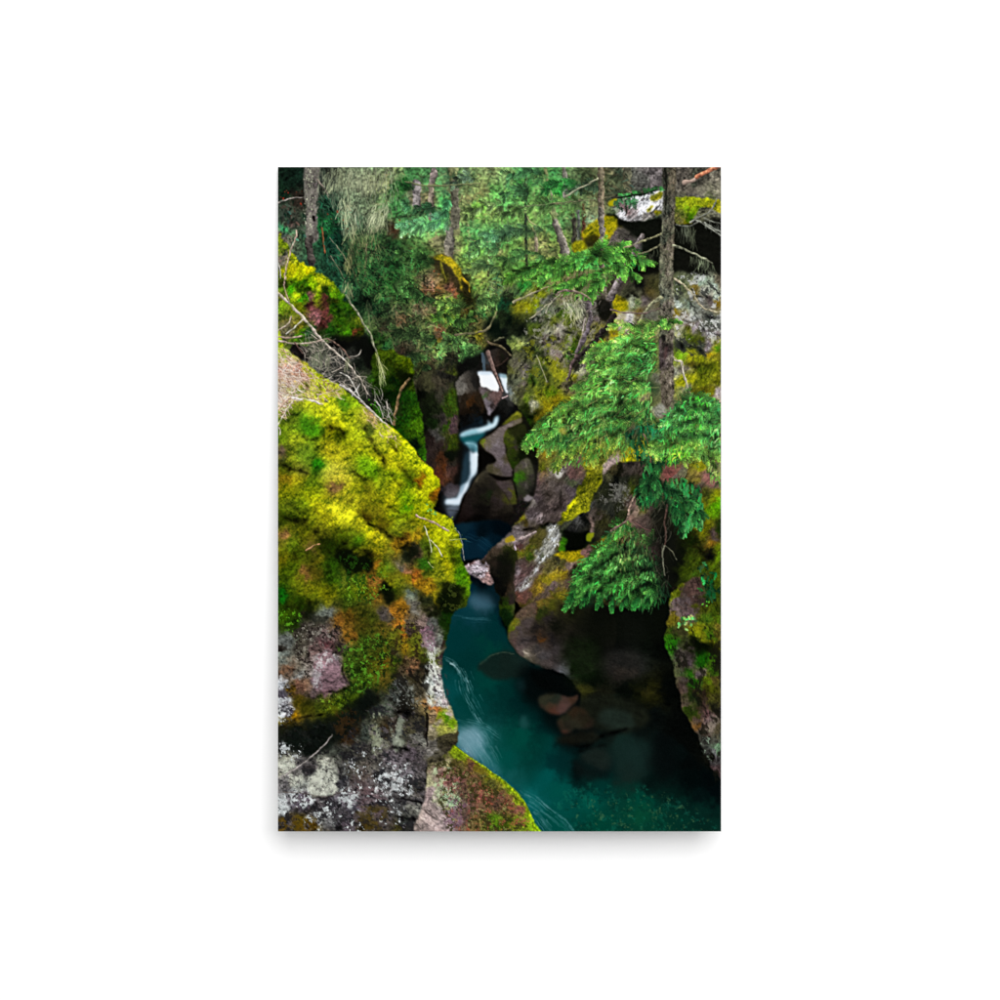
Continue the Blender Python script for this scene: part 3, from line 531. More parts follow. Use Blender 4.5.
# ---- 5. right bank
RIGHT = pp("""505 285 90 95 75;515 290 50 80 60;525 285 30 110 50;540 282 90 100 40;550 285 120 115 80;530 295 120 115 80;540 293 110 120 20;537 303 140 150 10;545 300 80 80 80;520 308 130 120 20;528 306 150 140 10;505 305 15 50 35;510 320 5 12 8;520 330 8 12 8;535 320 30 35 30;542 310 84 90 84;555 310 90 95 82;550 300 56 56 50;562 292 150 110 80;575 295 130 120 90;570 305 90 110 76;565 313 60 90 15;570 322 60 80 20;577 312 110 116 96;585 305 90 80 80;590 310 90 82 82;583 320 60 50 45;595 320 110 85 85;600 310 20 20 15;605 300 70 70 60;598 325 110 100 40;605 335 30 30 20;590 335 120 110 60;555 320 110 120 40;547 328 110 110 90;547 333 150 155 145;562 330 180 160 150;558 337 140 112 104;545 338 90 70 60;535 330 60 75 20;532 340 60 60 50;560 345 90 90 40;572 340 50 80 10;575 350 30 70 10;552 353 160 132 122;560 357 150 112 100;545 352 70 75 50;570 352 56 120 50;515 347 100 130 70;520 343 130 150 110;535 350 60 80 40;545 360 80 100 20;555 365 110 110 20;540 370 60 80 40;520 355 70 70 50;515 365 90 80 70;525 370 100 86 82;510 370 80 80 40;522 385 90 75 65;532 380 40 70 20;515 380 80 85 75;550 380 70 85 30;560 375 130 140 20;570 375 140 140 20;565 385 100 85 60;575 385 100 70 60;580 370 160 166 156;585 365 110 85 85;592 370 150 122 130;575 365 50 40 35;583 358 30 25 25;605 345 160 142 20;595 352 150 134 150;505 335 10 15 12;
618 285 60 50 45;640 285 10 10 10;655 285 60 55 30;630 295 30 28 20;620 305 150 140 10;630 300 150 150 142;637 302 90 100 70;645 300 120 95 95;650 293 80 65 30;620 320 160 140 10;630 318 180 176 176;640 313 120 90 40;650 315 90 85 80;615 330 150 130 10;622 330 160 142 132;612 325 10 10 5;615 340 110 80 80;645 350 30 70 30;640 370 130 110 110;650 370 110 130 60;655 375 130 110 110;645 385 140 80 60;655 385 80 80 70;
680 285 80 85 60;690 280 100 100 80;700 283 150 158 150;712 285 176 182 176;720 280 120 100 80;695 290 140 110 40;705 293 150 140 140;718 297 180 180 180;680 300 110 110 90;678 305 176 176 180;675 312 140 112 30;690 305 110 120 110;700 303 120 110 110;710 300 100 80 80;717 303 120 90 20;693 315 168 162 170;687 320 130 85 50;680 325 150 142 132;675 330 140 150 130;695 325 168 140 152;705 318 60 60 60;710 325 70 75 70;718 325 176 168 176;705 335 110 95 105;715 335 140 110 120;690 328 90 96 20;680 338 134 138 118;690 338 50 76 10;697 340 50 60 10;700 348 66 70 66;685 345 60 65 60;680 350 50 55 50;707 345 150 122 132;715 342 120 110 50;718 347 60 116 10;680 355 90 146 20;690 357 140 146 10;700 358 110 126 10;710 352 172 136 10;718 358 110 100 20;675 370 160 160 160;683 368 120 100 90;692 365 90 80 20;700 372 60 80 10;712 368 90 106 10;680 382 136 144 10;690 380 126 134 10;700 382 90 106 10;715 380 106 106 10;685 388 116 120 106;700 392 90 85 10;712 392 106 98 10;719 393 200 166 166;
503 392 100 100 100;510 393 110 120 120;520 392 80 75 50;527 397 60 90 20;540 395 110 120 20;550 392 70 110 10;533 402 130 130 122;525 405 20 30 5;530 415 5 12 2;525 420 20 50 5;545 405 150 130 10;555 400 130 110 10;563 402 160 142 10;540 415 90 80 10;528 430 10 16 4;532 450 14 16 8;
545 458 140 120 20;543 470 90 110 10;550 460 110 120 30;540 480 150 90 70;545 475 150 110 50;535 490 140 100 80;558 472 200 200 190;553 475 120 110 90;550 485 110 95 80;555 490 100 85 75;560 480 90 80 60;545 495 90 75 60;575 465 130 70 60;572 475 140 85 70;580 470 120 80 60;570 490 110 90 90;572 483 60 80 60;525 498 160 142 142;535 497 110 80 75;
590 465 110 130 20;597 460 120 140 50;602 453 150 150 20;603 470 110 110 60;606 463 180 142 122;605 475 60 60 40;608 490 25 30 20;600 495 30 35 22;612 460 190 162 142;620 460 170 146 40;635 455 150 166 10;640 454 166 172 10;613 465 90 80 30;620 467 20 20 12;630 470 60 52 45;640 468 60 50 40;650 458 100 110 10;655 462 10 30 10;615 480 10 12 10;625 480 25 28 22;615 495 76 74 70;622 492 86 86 80;632 492 30 50 10;638 498 130 90 70;
522 505 140 146 10;530 502 150 140 120;520 518 146 146 10;530 515 120 95 90;525 525 66 56 16;535 510 100 75 65;540 503 90 70 60;550 508 110 85 75;560 505 110 85 75;540 517 150 124 116;545 518 100 80 70;560 515 136 108 80;555 518 90 70 60;545 525 40 50 15;512 532 130 105 100;505 535 90 80 75;510 537 164 146 20;503 540 120 110 40;520 533 130 110 100;530 532 166 136 116;525 540 146 108 98;518 545 100 45 40;515 542 176 140 140;535 540 80 80 20;540 535 90 85 30;530 550 90 100 10;520 552 110 116 10;528 557 50 80 10;525 565 110 70 60;520 575 136 80 74;530 570 120 80 70;517 570 170 144 144;518 580 146 108 98;515 585 120 80 70;535 560 100 84 60;
560 520 60 65 50;575 520 60 60 58;585 515 10 12 10;570 530 25 25 25;590 525 130 100 80;592 533 110 90 70;590 535 90 116 10;600 520 40 40 20;605 510 35 38 32;595 542 50 60 10;600 535 110 100 10;605 533 152 142 20;588 552 136 80 74;580 556 146 136 10;570 560 164 136 20;557 558 50 50 30;562 560 80 80 30;570 565 164 128 108;565 572 164 144 10;555 575 174 154 10;550 567 144 136 60;548 580 154 144 10;540 588 164 136 20;535 590 110 90 20;575 570 30 20 10;570 580 110 80 50;555 583 120 90 80;550 590 130 95 85;545 597 110 85 50;555 595 90 90 10;560 595 144 136 10;553 603 172 136 20;565 600 90 106 10;570 607 60 80 10;530 600 90 80 30;540 605 130 80 60;545 600 130 90 70;535 607 110 70 30;525 595 130 70 50;523 597 160 74 46;525 605 60 60 10;
615 505 60 62 55;620 515 40 48 20;632 510 166 128 98;637 502 180 144 106;628 520 146 104 80;640 510 90 85 40;650 505 60 45 40;645 520 100 75 60;655 515 30 30 22;640 525 90 65 55;612 532 140 108 72;650 545 80 56 54;652 555 96 56 54;655 565 30 30 28;665 540 10 12 10;668 600 4 6 4;640 600 6 10 6;600 620 6 10 6;
700 505 90 106 10;710 510 70 136 10;718 505 60 136 4;705 530 100 106 10;712 545 106 80 20;718 550 80 116 10;715 570 60 96 10;690 540 15 25 5;680 550 10 14 6;695 560 40 60 10;685 570 40 60 8;675 560 8 10 6;670 575 6 8 5;700 575 50 86 20;708 555 10 10 8;713 535 90 65 55;720 560 70 116 10;720 530 20 40 8;
715 480 116 90 60;705 475 170 96 78;710 480 176 96 78;700 465 106 126 20;697 480 116 106 40;700 490 70 60 50;705 495 50 60 20;715 495 80 116 10;670 475 144 70 55;685 490 30 50 14;690 505 40 60 16;680 520 16 22 10;720 470 130 130 90;660 440 60 110 60;690 440 60 120 60;600 420 60 120 60;630 410 60 120 60;670 410 100 96 80;560 440 50 100 50""")
RPOLY = [(500, 296), (520, 280), (560, 272), (610, 268), (660, 266), (730, 270), (730, 590), (690, 600), (660, 612), (600, 622), (560, 622), (530, 612), (514, 600), (506, 580), (502, 560), (498, 545), (512, 528), (517, 510), (530, 490), (534, 470), (530, 440), (520, 410), (508, 395), (508, 365), (512, 350), (500, 330)]
paint(RPOLY, RIGHT, 'rock', 12, .8, ang=2.2, warp=1.2, dw=2.0, stretch=1.8, power=1.7)
tone([(505, 275), (726, 270), (726, 420), (660, 440), (520, 400)], .06, (.98, 1.05, .98), 3); tone([(508, 480), (575, 465), (600, 600), (510, 610)], .15, (.86, .84, .84), 3)
# boulders between fall and pool: smooth water-worn faces
def facet(poly, pts, seed, amp=.45, f=.8, st='rock', **k): paint(poly, pp(pts), st, seed, amp, feather=f, warp=.7, ws=8, dw=2.0, power=1.5, **k)
facet([(478, 444), (488, 435), (500, 426), (512, 416), (519, 411), (527, 420), (534, 440), (538, 470), (532, 500), (516, 522), (500, 535), (480, 532), (458, 528), (462, 500), (478, 474)], "490 450 20 18 14;510 470 16 15 10;525 450 14 16 8;500 510 20 16 14;480 510 12 10 9;470 520 6 5 5;530 480 24 23 20", 10)
facet([(470, 486), (478, 475), (486, 470.5), (493, 475), (500, 487), (508, 500), (513, 510), (508, 522), (498, 530), (480, 530), (462, 527), (457.5, 522), (464, 500)], "478 478 74 68 46;486 474 60 55 40;472 490 48 42 30;466 502 44 32 27;469 512 44 29 25;463 520 26 16 14;480 490 30 27 22;488 495 28 40 20;484 508 18 15 13;495 500 62 47 40;502 504 74 56 48;508 510 50 44 30;506 500 66 70 24;498 518 22 17 15;480 522 6 5 5;510 518 12 10 8;492 485 46 40 32;468 525 8 7 6", 11)
facet([(479, 441), (490, 434), (500, 429), (507, 427.5), (504.5, 440), (506, 455), (512, 469), (511, 476.5), (497, 475.5), (488, 471.5), (486, 465), (495, 461.5), (494, 456.5), (486, 450.5)], "482 441 96 112 30;487 443 120 104 60;491 438 130 106 80;498 433 140 114 88;496 444 146 126 122;494 450 128 104 96;500 452 134 108 102;503 442 120 100 84;503 462 124 100 96;507 470 110 86 80;498 468 88 78 46;491 468 66 62 38;508 458 84 74 40", 12)
facet([(497, 430), (508, 423.5), (519, 417.5), (522, 423), (508, 428.5)], "500 428 142 114 88;510 425 150 122 92;519 421 120 104 60", 13); facet([(503, 424), (511, 416), (518, 411), (521, 417), (510, 422)], "506 423 96 100 26;516 414 116 122 30;519 418 60 66 20", 14, st='moss')
facet([(505, 431), (513, 426), (523, 424), (528, 440), (528, 455), (520, 462), (513, 470), (507.5, 456), (504.5, 441)], "506 434 64 78 22;508 445 50 64 14;512 440 44 46 30;512 455 34 50 10;515 462 28 46 8;518 440 16 24 6;524 445 8 11 4;521 455 12 18 6;516 430 30 34 14;513 450 56 46 40", 15)
facet([(513.5, 471), (520, 462), (528, 457), (534, 470), (535, 481), (529, 492), (519, 500), (515, 489)], "517 468 70 64 50;524 466 78 70 62;530 476 52 48 42;516 477 50 104 14;521 475 40 80 14;524 485 56 52 46;519 494 40 42 30;530 488 30 30 26", 16); fold([(524, 458), (528, 474), (524, 492)], 1.2, .3, 4)
facet([(494, 480), (503, 481), (511, 479.5), (515, 490), (517, 503), (511, 502), (504, 493)], "500 484 92 66 56;507 486 84 60 52;511 492 70 80 18;513 498 60 64 22;507 494 84 62 52", 17)
patch([(479, 450), (486, 452), (494.5, 458), (495.5, 461), (488, 464.5), (481, 471), (478.5, 474), (478, 464)], (6, 5, 4), .97, .8, .4); patch([(488, 473), (497, 476), (511, 477.5), (507, 480), (496, 480)], (8, 6, 5), .95, .7, .4); fold([(512, 470), (514, 480), (517, 500)], 1.2, -.6, 3); fold([(479, 476), (472, 486), (466, 498)], 1.0, .35, 5)
tone([(470, 486), (486, 470), (500, 487), (513, 510), (498, 532), (456, 530), (462, 500)], .05, (.72, .70, .70), 2)
# mossy parts of the right bank get fibres
for i, (pl, n) in enumerate((([(612, 298), (632, 300), (640, 312), (625, 320), (630, 335), (612, 338)], 330), ([(672, 352), (721, 342), (721, 400), (690, 400), (672, 385)], 900), ([(530, 395), (565, 390), (566, 408), (540, 425), (530, 415)], 420), ([(545, 340), (580, 330), (580, 350), (548, 380)], 500), ([(690, 500), (721, 495), (721, 575), (690, 575)], 800), ([(540, 560), (578, 552), (570, 575), (548, 600), (530, 600)], 420), ([(515, 500), (528, 500), (520, 530), (512, 530)], 140), ([(515, 548), (540, 545), (535, 560), (515, 560)], 200))):
    stipple(pl, n, 70 + i, .8, 2.4, 1.4, .7, .6, 1.45)
lichen([(676, 275), (721, 275), (721, 340), (676, 340)], (196, 198, 196), 6, .55, 80, .75); lichen([(676, 280), (721, 278), (721, 352), (676, 352)], (46, 48, 44), 6, .5, 81, .75, .4, 1.8, .8)
patch([(554, 469), (560, 468), (561, 476), (556, 478)], (206, 204, 196), .8, .8, 1.4); patch([(522, 500), (528, 495), (532, 499), (526, 502)], (176, 160, 156), .8, .8, 1.2); patch([(538, 515), (545, 515), (546, 519), (540, 520)], (170, 150, 140), .7, .7, 1.2); lichen([(525, 472), (575, 472), (572, 525), (522, 525)], (50, 40, 36), 6, .5, 83, .7, .4, 2.2, 2.3); lichen([(535, 295), (600, 295), (590, 350), (530, 345)], (150, 152, 138), 5, .7, 84, .7); lichen([(505, 290), (600, 300), (600, 385), (510, 385)], (20, 22, 14), 7, .7, 85, .7, .4, 1.8, 2.1); lichen([(535, 300), (600, 305), (596, 385), (545, 385)], (140, 132, 122), 7, .75, 89, .55, .5, 1.6, 2.1); lichen([(520, 345), (570, 340), (568, 385), (530, 400)], (120, 128, 26), 7, .5, 90, .6, .5)
patch([(614, 310), (625, 314), (634, 318), (630, 325), (616, 327)], (200, 192, 192), .7, .9, 1.5, 5, 6, 'rock'); patch([(613, 300), (624, 298), (628, 308), (616, 314), (612, 330), (616, 336), (626, 330), (620, 338), (610, 338)], (164, 150, 12), .8, .9, 1.5, 5, 7, 'moss')
# leaning rock with the yellow moss strip, and its shaded face
FACE = pp("""605 475 60 60 40;608 490 25 30 20;600 495 30 35 22;613 468 60 54 30;620 470 20 20 12;630 470 60 52 45;640 468 60 50 40;655 462 10 30 10;615 480 10 12 10;625 480 25 28 22;615 495 76 74 70;622 492 86 86 80;632 492 30 50 10;636 500 110 80 64;560 524 60 65 50;575 520 60 60 58;585 515 10 12 10;570 530 25 25 25;600 520 40 40 20;605 510 35 38 32;575 540 3 5 3;580 548 15 25 10;565 537 10 20 8;590 505 60 60 54;595 515 70 60 50;645 480 20 30 14;620 515 30 36 20""")
paint([(604, 472), (614, 464), (630, 461), (652, 462), (656, 480), (640, 500), (630, 515), (618, 530), (606, 535), (590, 545), (575, 552), (562, 552), (558, 534), (562, 524), (578, 514), (592, 500)], FACE, 'rock', 13, 1.1, ang=2.0, warp=1.0)
lichen([(604, 482), (630, 482), (624, 508), (596, 512)], (118, 118, 110), 5, .5, 86, .7)
patch([(563, 530), (578, 533), (588, 530), (586, 545), (576, 552), (564, 552), (566, 540)], (4, 6, 3), .96, 1, .8); patch([(558, 546), (562, 537), (566, 541), (563, 553), (558, 552)], (36, 100, 10), .9, .8, .8, 5, 2, 'moss')
patch([(590, 515), (594, 522), (593, 536), (589, 536), (590, 525)], (146, 112, 90), .85, .8, .8, 5, 3, 'rock'); patch([(586, 534), (593, 532), (591, 540), (587, 540)], (104, 140, 14), .9, .6, .6)
MOSSY = pp("""602 453 160 160 20;593 470 134 138 12;588 480 142 144 12;582 490 124 134 12;578 497 132 140 12;597 478 100 120 12;604 462 150 160 60;575 503 170 180 12;566 513 150 166 12;560 522 110 110 20;598 465 120 150 40;590 495 110 120 16""")
STRIP = [(598, 454), (608, 458), (604, 468), (600, 482), (594, 496), (586, 510), (574, 518), (560, 524), (558, 522), (566, 510), (573, 498), (580, 484), (588, 470)]
paint(STRIP, MOSSY, 'moss', 14, 1.2, warp=1.4); stipple([(590, 460), (604, 466), (594, 494), (578, 512), (566, 514), (580, 486)], 520, 86, .8, 2.4, 1.9, .5, .6, 1.4)
tone(STRIP, .08, (.84, .84, .9), 1.5); lichen(STRIP, (46, 56, 10), 4, .45, 15, .7, .4, 2.0, 2.0)
patch([(604, 462), (614, 457), (622, 458), (612, 464), (606, 472), (602, 474)], (196, 160, 142), .85, .8, .8, 5, 4, 'rock'); patch([(622, 458), (636, 453), (648, 455), (640, 459), (626, 461)], (160, 170, 12), .9, .8, .8, 5, 4, 'moss')
patch([(553, 555), (560, 552), (575, 551), (588, 553), (580, 558), (572, 562), (560, 557)], (160, 142, 12), .9, .8, .8, 5, 5, 'moss'); patch([(580, 551), (590, 549), (594, 552), (584, 556)], (146, 88, 82), .9, .6, .6, 5, 2, 'rock')
for i, (pth, w, am) in enumerate((([(676, 345), (690, 349), (706, 351)], 3, -.6), ([(680, 362), (700, 366), (721, 362)], 2.4, -.4), ([(545, 340), (560, 346), (575, 356)], 2, -.6), ([(512, 352), (530, 350), (548, 358)], 1.8, -.55), ([(530, 320), (545, 318), (560, 328)], 2, -.5), ([(540, 362), (548, 378), (546, 392)], 2, -.45), ([(560, 330), (575, 335), (583, 350)], 2, -.5), ([(615, 300), (632, 296), (655, 298)], 2.4, -.6), ([(615, 338), (630, 336), (640, 342)], 2, -.5), ([(685, 300), (700, 296), (715, 300)], 1.6, -.45), ([(676, 318), (690, 322), (700, 316)], 1.6, -.4), ([(700, 312), (712, 318), (721, 316)], 2, -.5), ([(516, 531), (532, 528), (548, 525), (560, 521)], 2, -.75), ([(500, 549), (515, 540), (530, 534)], 1.6, .3), ([(513, 545), (516, 560), (514, 585)], 2, -.5), ([(560, 556), (548, 570), (535, 588)], 2, -.3), ([(570, 470), (560, 490), (562, 512)], 1.8, -.4), ([(527, 496), (540, 492), (552, 498)], 1.8, -.4), ([(534, 505), (548, 510), (562, 506)], 1.6, -.35), ([(516, 520), (530, 518), (546, 514)], 2.4, .25), ([(690, 545), (704, 552), (712, 566)], 3, -.5), ([(700, 515), (706, 530), (716, 540)], 2.4, -.4), ([(520, 362), (523, 378), (521, 394)], 2, .25), ([(507, 360), (510, 376), (512, 392)], 2, -.4), ([(530, 365), (533, 380), (530, 394)], 1.8, -.45))): fold(pth, w, am, 10 + i)
# white quartz streak
STRK = [(549, 527), (557, 524), (560, 535), (556, 548), (550, 556), (542, 562), (536, 573), (528, 584), (520, 591), (516, 588), (524, 581), (533, 570), (538, 558), (537, 550), (545, 542)]
patch(STRK, (150, 152, 150), .8, 1.0, 2.4, 5, 15, 'rock', 1.2, ang=2.2); lichen(STRK, (216, 222, 226), 6, .0, 87, .85, .5, 2.0, 2.2); lichen(STRK, (70, 76, 56), 5, .6, 88, .8, .4, 2.0, 2.2)
# front nose of the big overhang
NOSE = pp("""515 620 110 110 20;512 630 100 120 10;525 615 110 72 52;530 622 84 60 50;520 640 84 70 66;515 645 100 66 60;525 635 62 54 54;540 615 30 50 8;545 613 90 100 10;540 625 25 22 20;552 617 60 48 48;550 630 25 22 22;530 645 60 55 55;525 650 110 85 80;523 655 150 140 112;535 655 80 70 55;530 660 90 80 60;540 665 60 50 40;538 639 100 56 12;540 650 40 40 42;545 653 80 80 80;550 660 80 72 68;548 667 90 75 68;555 668 90 85 90;562 668 140 145 155;560 645 18 14 10;575 640 8 12 6;590 640 6 10 5;570 660 20 35 10;580 665 10 30 10;590 680 5 10 5;560 680 6 10 6;600 640 4 8 4;620 640 6 8 6;640 620 5 8 5;620 660 18 22 20;632 665 24 27 24;620 673 28 25 21;640 690 12 15 6;648 692 28 28 8;615 710 16 26 20;580 690 50 50 16;660 640 4 6 4;670 690 3 5 4;650 720 6 10 9;600 700 20 20 12;680 730 4 6 5;665 620 5 8 4;590 620 4 8 4;565 615 30 40 10;600 660 8 12 6;625 690 5 8 5;645 640 8 12 8""")
paint([(512, 632), (520, 616), (532, 602), (560, 606), (590, 606), (640, 606), (672, 600), (672, 660), (684, 700), (700, 740), (722, 775), (722, 800), (690, 796), (640, 780), (600, 770), (570, 760), (575, 720), (580, 695), (566, 676), (552, 670), (540, 668), (526, 660), (514, 646)], NOSE, 'rock', 17, .8, ang=.2, warp=1.0)
specks([(518, 645), (560, 655), (565, 672), (545, 668), (525, 658)], 30, 89, (170, 168, 160), .3, 1.0, alpha=.8)

# ---- 6. water
POOL = pp("""455 600 5 60 75;480 600 40 80 100;470 612 10 66 80;460 640 0 60 65;490 650 0 66 62;470 700 0 72 72;500 760 0 88 84;520 740 0 82 74;560 760 0 44 44;545 780 0 76 72;590 800 0 76 64;640 800 0 64 50;700 810 5 36 30;715 790 2 8 10;650 780 4 18 16;600 770 3 22 22;575 740 2 14 16;540 720 0 40 42;520 700 0 42 44;505 690 0 52 52;530 690 2 20 22;560 700 4 14 14;620 745 20 44 38;632 755 24 50 44;630 775 20 36 30;670 760 4 10 10;690 780 2 8 8;560 820 0 72 64;600 825 0 62 48;660 826 4 56 42;500 780 20 100 104;480 740 30 110 116;510 660 12 48 46;495 630 0 54 60;505 615 0 30 40;615 725 24 42 34;580 770 2 16 16;680 820 4 46 36;545 745 0 60 56;490 680 0 72 68;600 786 0 52 46;560 790 0 74 66;530 800 10 92 90;470 660 0 56 58;450 690 4 84 90;700 796 3 16 16;720 826 6 40 32;640 815 6 66 46;640 731 8 14 12;665 742 5 9 9;690 765 3 6 6;612 735 14 22 18;705 780 2 6 7;590 728 10 14 12;655 760 8 16 15""")
WPOLY = [(430, 585), (470, 588), (496, 594), (500, 612), (506, 630), (512, 644), (518, 654), (528, 662), (546, 672), (562, 680), (570, 696), (578, 712), (590, 722), (610, 730), (640, 724), (670, 735), (700, 764), (735, 780), (735, 845), (520, 845), (430, 760)]
paint(WPOLY, POOL, None, 18, 1, feather=1.6, warp=1.5, dw=3.0, power=1.5, smooth=False)
paint([(440, 530), (500, 520), (512, 535), (496, 548), (486, 558), (470, 560), (450, 560)], pp("470 535 4 26 40;485 545 7 36 52;475 555 6 30 44;500 530 1 8 13;460 540 8 38 52;465 530 10 34 46;495 540 3 20 30;490 550 5 28 40;482 532 2 12 18"), None, 19, 1, feather=1.2, warp=.6, dw=1)
paint([(465, 566), (485, 572), (502, 585), (506, 600), (500, 606), (470, 596), (462, 590)], pp("480 580 4 12 18;490 595 6 30 40;470 590 4 40 54;475 575 6 10 14"), None, 19, 1, feather=2, warp=.8, dw=1)
paint([(478, 561), (484, 556), (492, 552), (496, 560), (494, 578), (490, 586), (480, 580), (466, 572), (464, 566)], pp("485 560 30 26 18;492 556 120 70 66;470 562 110 84 84;475 568 170 160 168;482 572 176 164 172;486 577 150 120 118;480 562 150 138 146;490 570 80 66 60;488 564 150 130 136"), 'rock', 20, 1.1, warp=1.0, ang=.2)
specks([(468, 563), (486, 566), (486, 578), (474, 573)], 40, 90, (206, 196, 206), .4, 1.4, alpha=.8); specks([(478, 557), (494, 554), (490, 568), (480, 566)], 22, 91, (60, 44, 34), .4, 1.2)
# dark gap rocks left of the streak
LOWL = pp("""503 560 20 25 12;505 575 25 25 15;510 552 34 40 12;503 590 5 5 5;510 590 60 45 30;512 600 40 32 28;505 600 30 50 10;505 607 40 60 10;515 607 60 70 30;508 540 150 130 90;495 552 60 50 40;498 565 30 24 20;505 615 10 30 8;512 575 40 34 26;500 600 10 12 8;496 580 8 8 8""")
paint([(486, 555), (496, 545), (506, 538), (514, 545), (516, 560), (514, 580), (516, 600), (513, 616), (510, 634), (504, 626), (498, 612), (499, 598), (494, 588), (490, 570)], LOWL, 'rock', 16, .7, ang=1.4); patch([(500, 556), (508, 550), (512, 560), (510, 580), (503, 596), (498, 584), (496, 568)], (10, 11, 8), .7, 2, 1.5)
patch([(496, 545), (508, 534), (516, 526), (522, 530), (514, 538), (500, 548)], (126, 108, 98), .8, .8, .8, 5, 6, 'rock'); patch([(506, 538), (513, 535), (514, 540), (506, 543)], (172, 150, 20), .8, .7, .7)
line([(514, 543), (522, 538), (535, 532)], 2.6, 2, (186, 156, 140), .2); line([(515, 549), (514, 543)], 2, 2, (176, 150, 150))
facet([(507, 632), (511, 622), (518, 612), (530, 603), (550, 598), (575, 604), (610, 606), (616, 640), (596, 668), (574, 675), (560, 670.5), (546, 667.5), (533, 663), (520, 655), (511, 644)], "510 630 96 108 20;514 622 108 110 24;522 612 104 76 50;532 606 112 78 54;540 603 104 88 30;515 640 98 68 60;513 636 92 76 56;520 632 80 66 62;528 625 74 60 54;520 648 104 80 72;526 655 134 122 98;524 640 66 58 58;533 640 42 37 37;538 628 28 25 23;536 650 56 52 50;534 658 78 70 56;545 655 64 61 61;548 664 80 68 62;552 640 30 27 27;550 620 40 35 33;542 615 38 48 14;556 660 50 46 44;553 650 54 49 49;557 625 14 16 10;538 639 84 50 16;550 607 70 74 18;570 612 16 20 8;572 640 14 13 10;566 655 20 18 15;575 668 14 22 9;595 640 9 11 7;600 615 7 9 6;605 655 9 11 8;563 668 96 98 104;560 662 50 47 48", 86, .55)
stipple([(509, 632), (514, 621), (528, 606), (548, 600), (545, 610), (525, 618)], 160, 87, .7, 2.0, 1.2, .6, .65, 1.4); tone([(534, 608), (620, 604), (616, 672), (556, 674), (540, 660)], .05, (.95, .92, .92), 6); fold([(520, 651), (533, 655), (545, 650)], 1.0, .4, 4); fold([(516, 640), (528, 640), (540, 636)], 1.4, -.3, 5)
# sunk stones and shelves under the overhang
def sunk(poly, c, al=.8, f=1.6, sd=0, amp=.5): patch(poly, c, al, f, 1.2, 6, sd, 'rock', amp)
sunk([(478, 668), (486, 658), (496, 653), (508, 652), (520, 656), (530, 664), (518, 677), (498, 680), (486, 675)], (22, 36, 33), .85, 1.4, 1, .3); line([(480, 664), (490, 656), (504, 652.5), (514, 654)], 1.6, 1.0, (84, 98, 82), .1, .5, 0, 0)
patch([(522, 664), (548, 670), (568, 680), (582, 700), (584, 724), (574, 748), (556, 735), (538, 712), (520, 694)], (4, 9, 10), .85, 4, 1.5); patch([(528, 668), (552, 672), (566, 682), (574, 694), (556, 692), (540, 690)], (3, 5, 5), .9, 2, 1)
sunk([(580, 700), (600, 694), (626, 700), (650, 712), (640, 728), (612, 732), (590, 722)], (24, 27, 18), .9, 2.0, 2, .9); sunk([(598, 712), (612, 708), (630, 714), (634, 726), (618, 730), (602, 726)], (38, 52, 44), .75, 2.2, 3, .5)
paint([(557, 722), (563, 714), (575, 706), (586, 710), (593, 722), (590, 728), (578, 729), (570, 733), (563, 733)], pp("565 718 38 38 26;575 712 48 34 22;585 720 40 34 22;568 728 44 40 30;565 732 70 42 32;577 724 46 42 30;588 725 40 30 22"), 'rock', 24, .5, feather=1.2, warp=.8)
for i, (q, w, am) in enumerate((([(552, 748), (566, 740), (582, 746), (598, 738), (622, 730), (640, 728)], 2.2, -.8), ([(575, 754), (590, 748), (606, 744)], 1.8, -.6))): fold(q, w, am, i)
sunk([(556, 738), (572, 733), (592, 732), (600, 738), (584, 744), (566, 746)], (26, 24, 16), .8, 1.8, 4, .9); sunk([(584, 752), (596, 748), (606, 752), (612, 764), (604, 770), (590, 764), (580, 758)], (30, 38, 33), .8, 2.2, 5, .5); sunk([(574, 760), (590, 768), (606, 776), (590, 780), (576, 772)], (14, 24, 22), .7, 2.5, 6, .4)
paint([(537, 699), (545, 694), (556, 693), (570, 696.5), (578, 695), (576, 702), (567, 710), (557, 715), (547, 712), (540, 706)], pp("545 700 52 54 42;555 698 36 42 34;565 703 70 52 46;572 700 60 42 32;555 711 84 52 42;562 708 88 62 58;542 704 56 48 40;550 707 70 54 42"), 'rock', 22, .3, feather=.9, warp=.5); fold([(540, 696), (556, 693.5), (574, 696)], 2, -.5, 3)
patch([(618, 744), (630, 739), (648, 740), (652, 756), (648, 772), (630, 783), (614, 774), (610, 758)], (22, 44, 40), .7, 5, 2); patch([(652, 736), (668, 742), (674, 770), (662, 784), (654, 770)], (5, 10, 10), .8, 4.5, 1)
patch([(520, 718), (526, 716), (528, 726), (522, 728)], (44, 104, 108), .6, 2, .5); patch([(517, 680), (524, 680), (525, 690), (518, 690)], (20, 52, 58), .6, 2.2, .5)
for q, c, al, f in (([(604, 654), (628, 650), (642, 660), (640, 676), (614, 677), (600, 668)], (34, 32, 30), .7, 4), ([(612, 670), (628, 669), (640, 673), (626, 677)], (48, 42, 36), .6, 2), ([(566, 642), (586, 636), (600, 650), (596, 676), (576, 684), (564, 668)], (14, 26, 9), .7, 5), ([(636, 689), (648, 690), (660, 693), (648, 695)], (44, 42, 16), .6, 1.6), ([(574, 686), (584, 684), (592, 690), (580, 693)], (56, 56, 20), .6, 1.6), ([(620, 620), (640, 616), (642, 640), (622, 645)], (20, 22, 20), .6, 5)): patch(q, c, al, f, 1.5, 6, 7, 'rock', .8)
tone([(430, 588), (500, 594), (520, 660), (560, 700), (520, 790), (440, 740)], 0, (.8, .80, .75), 6)
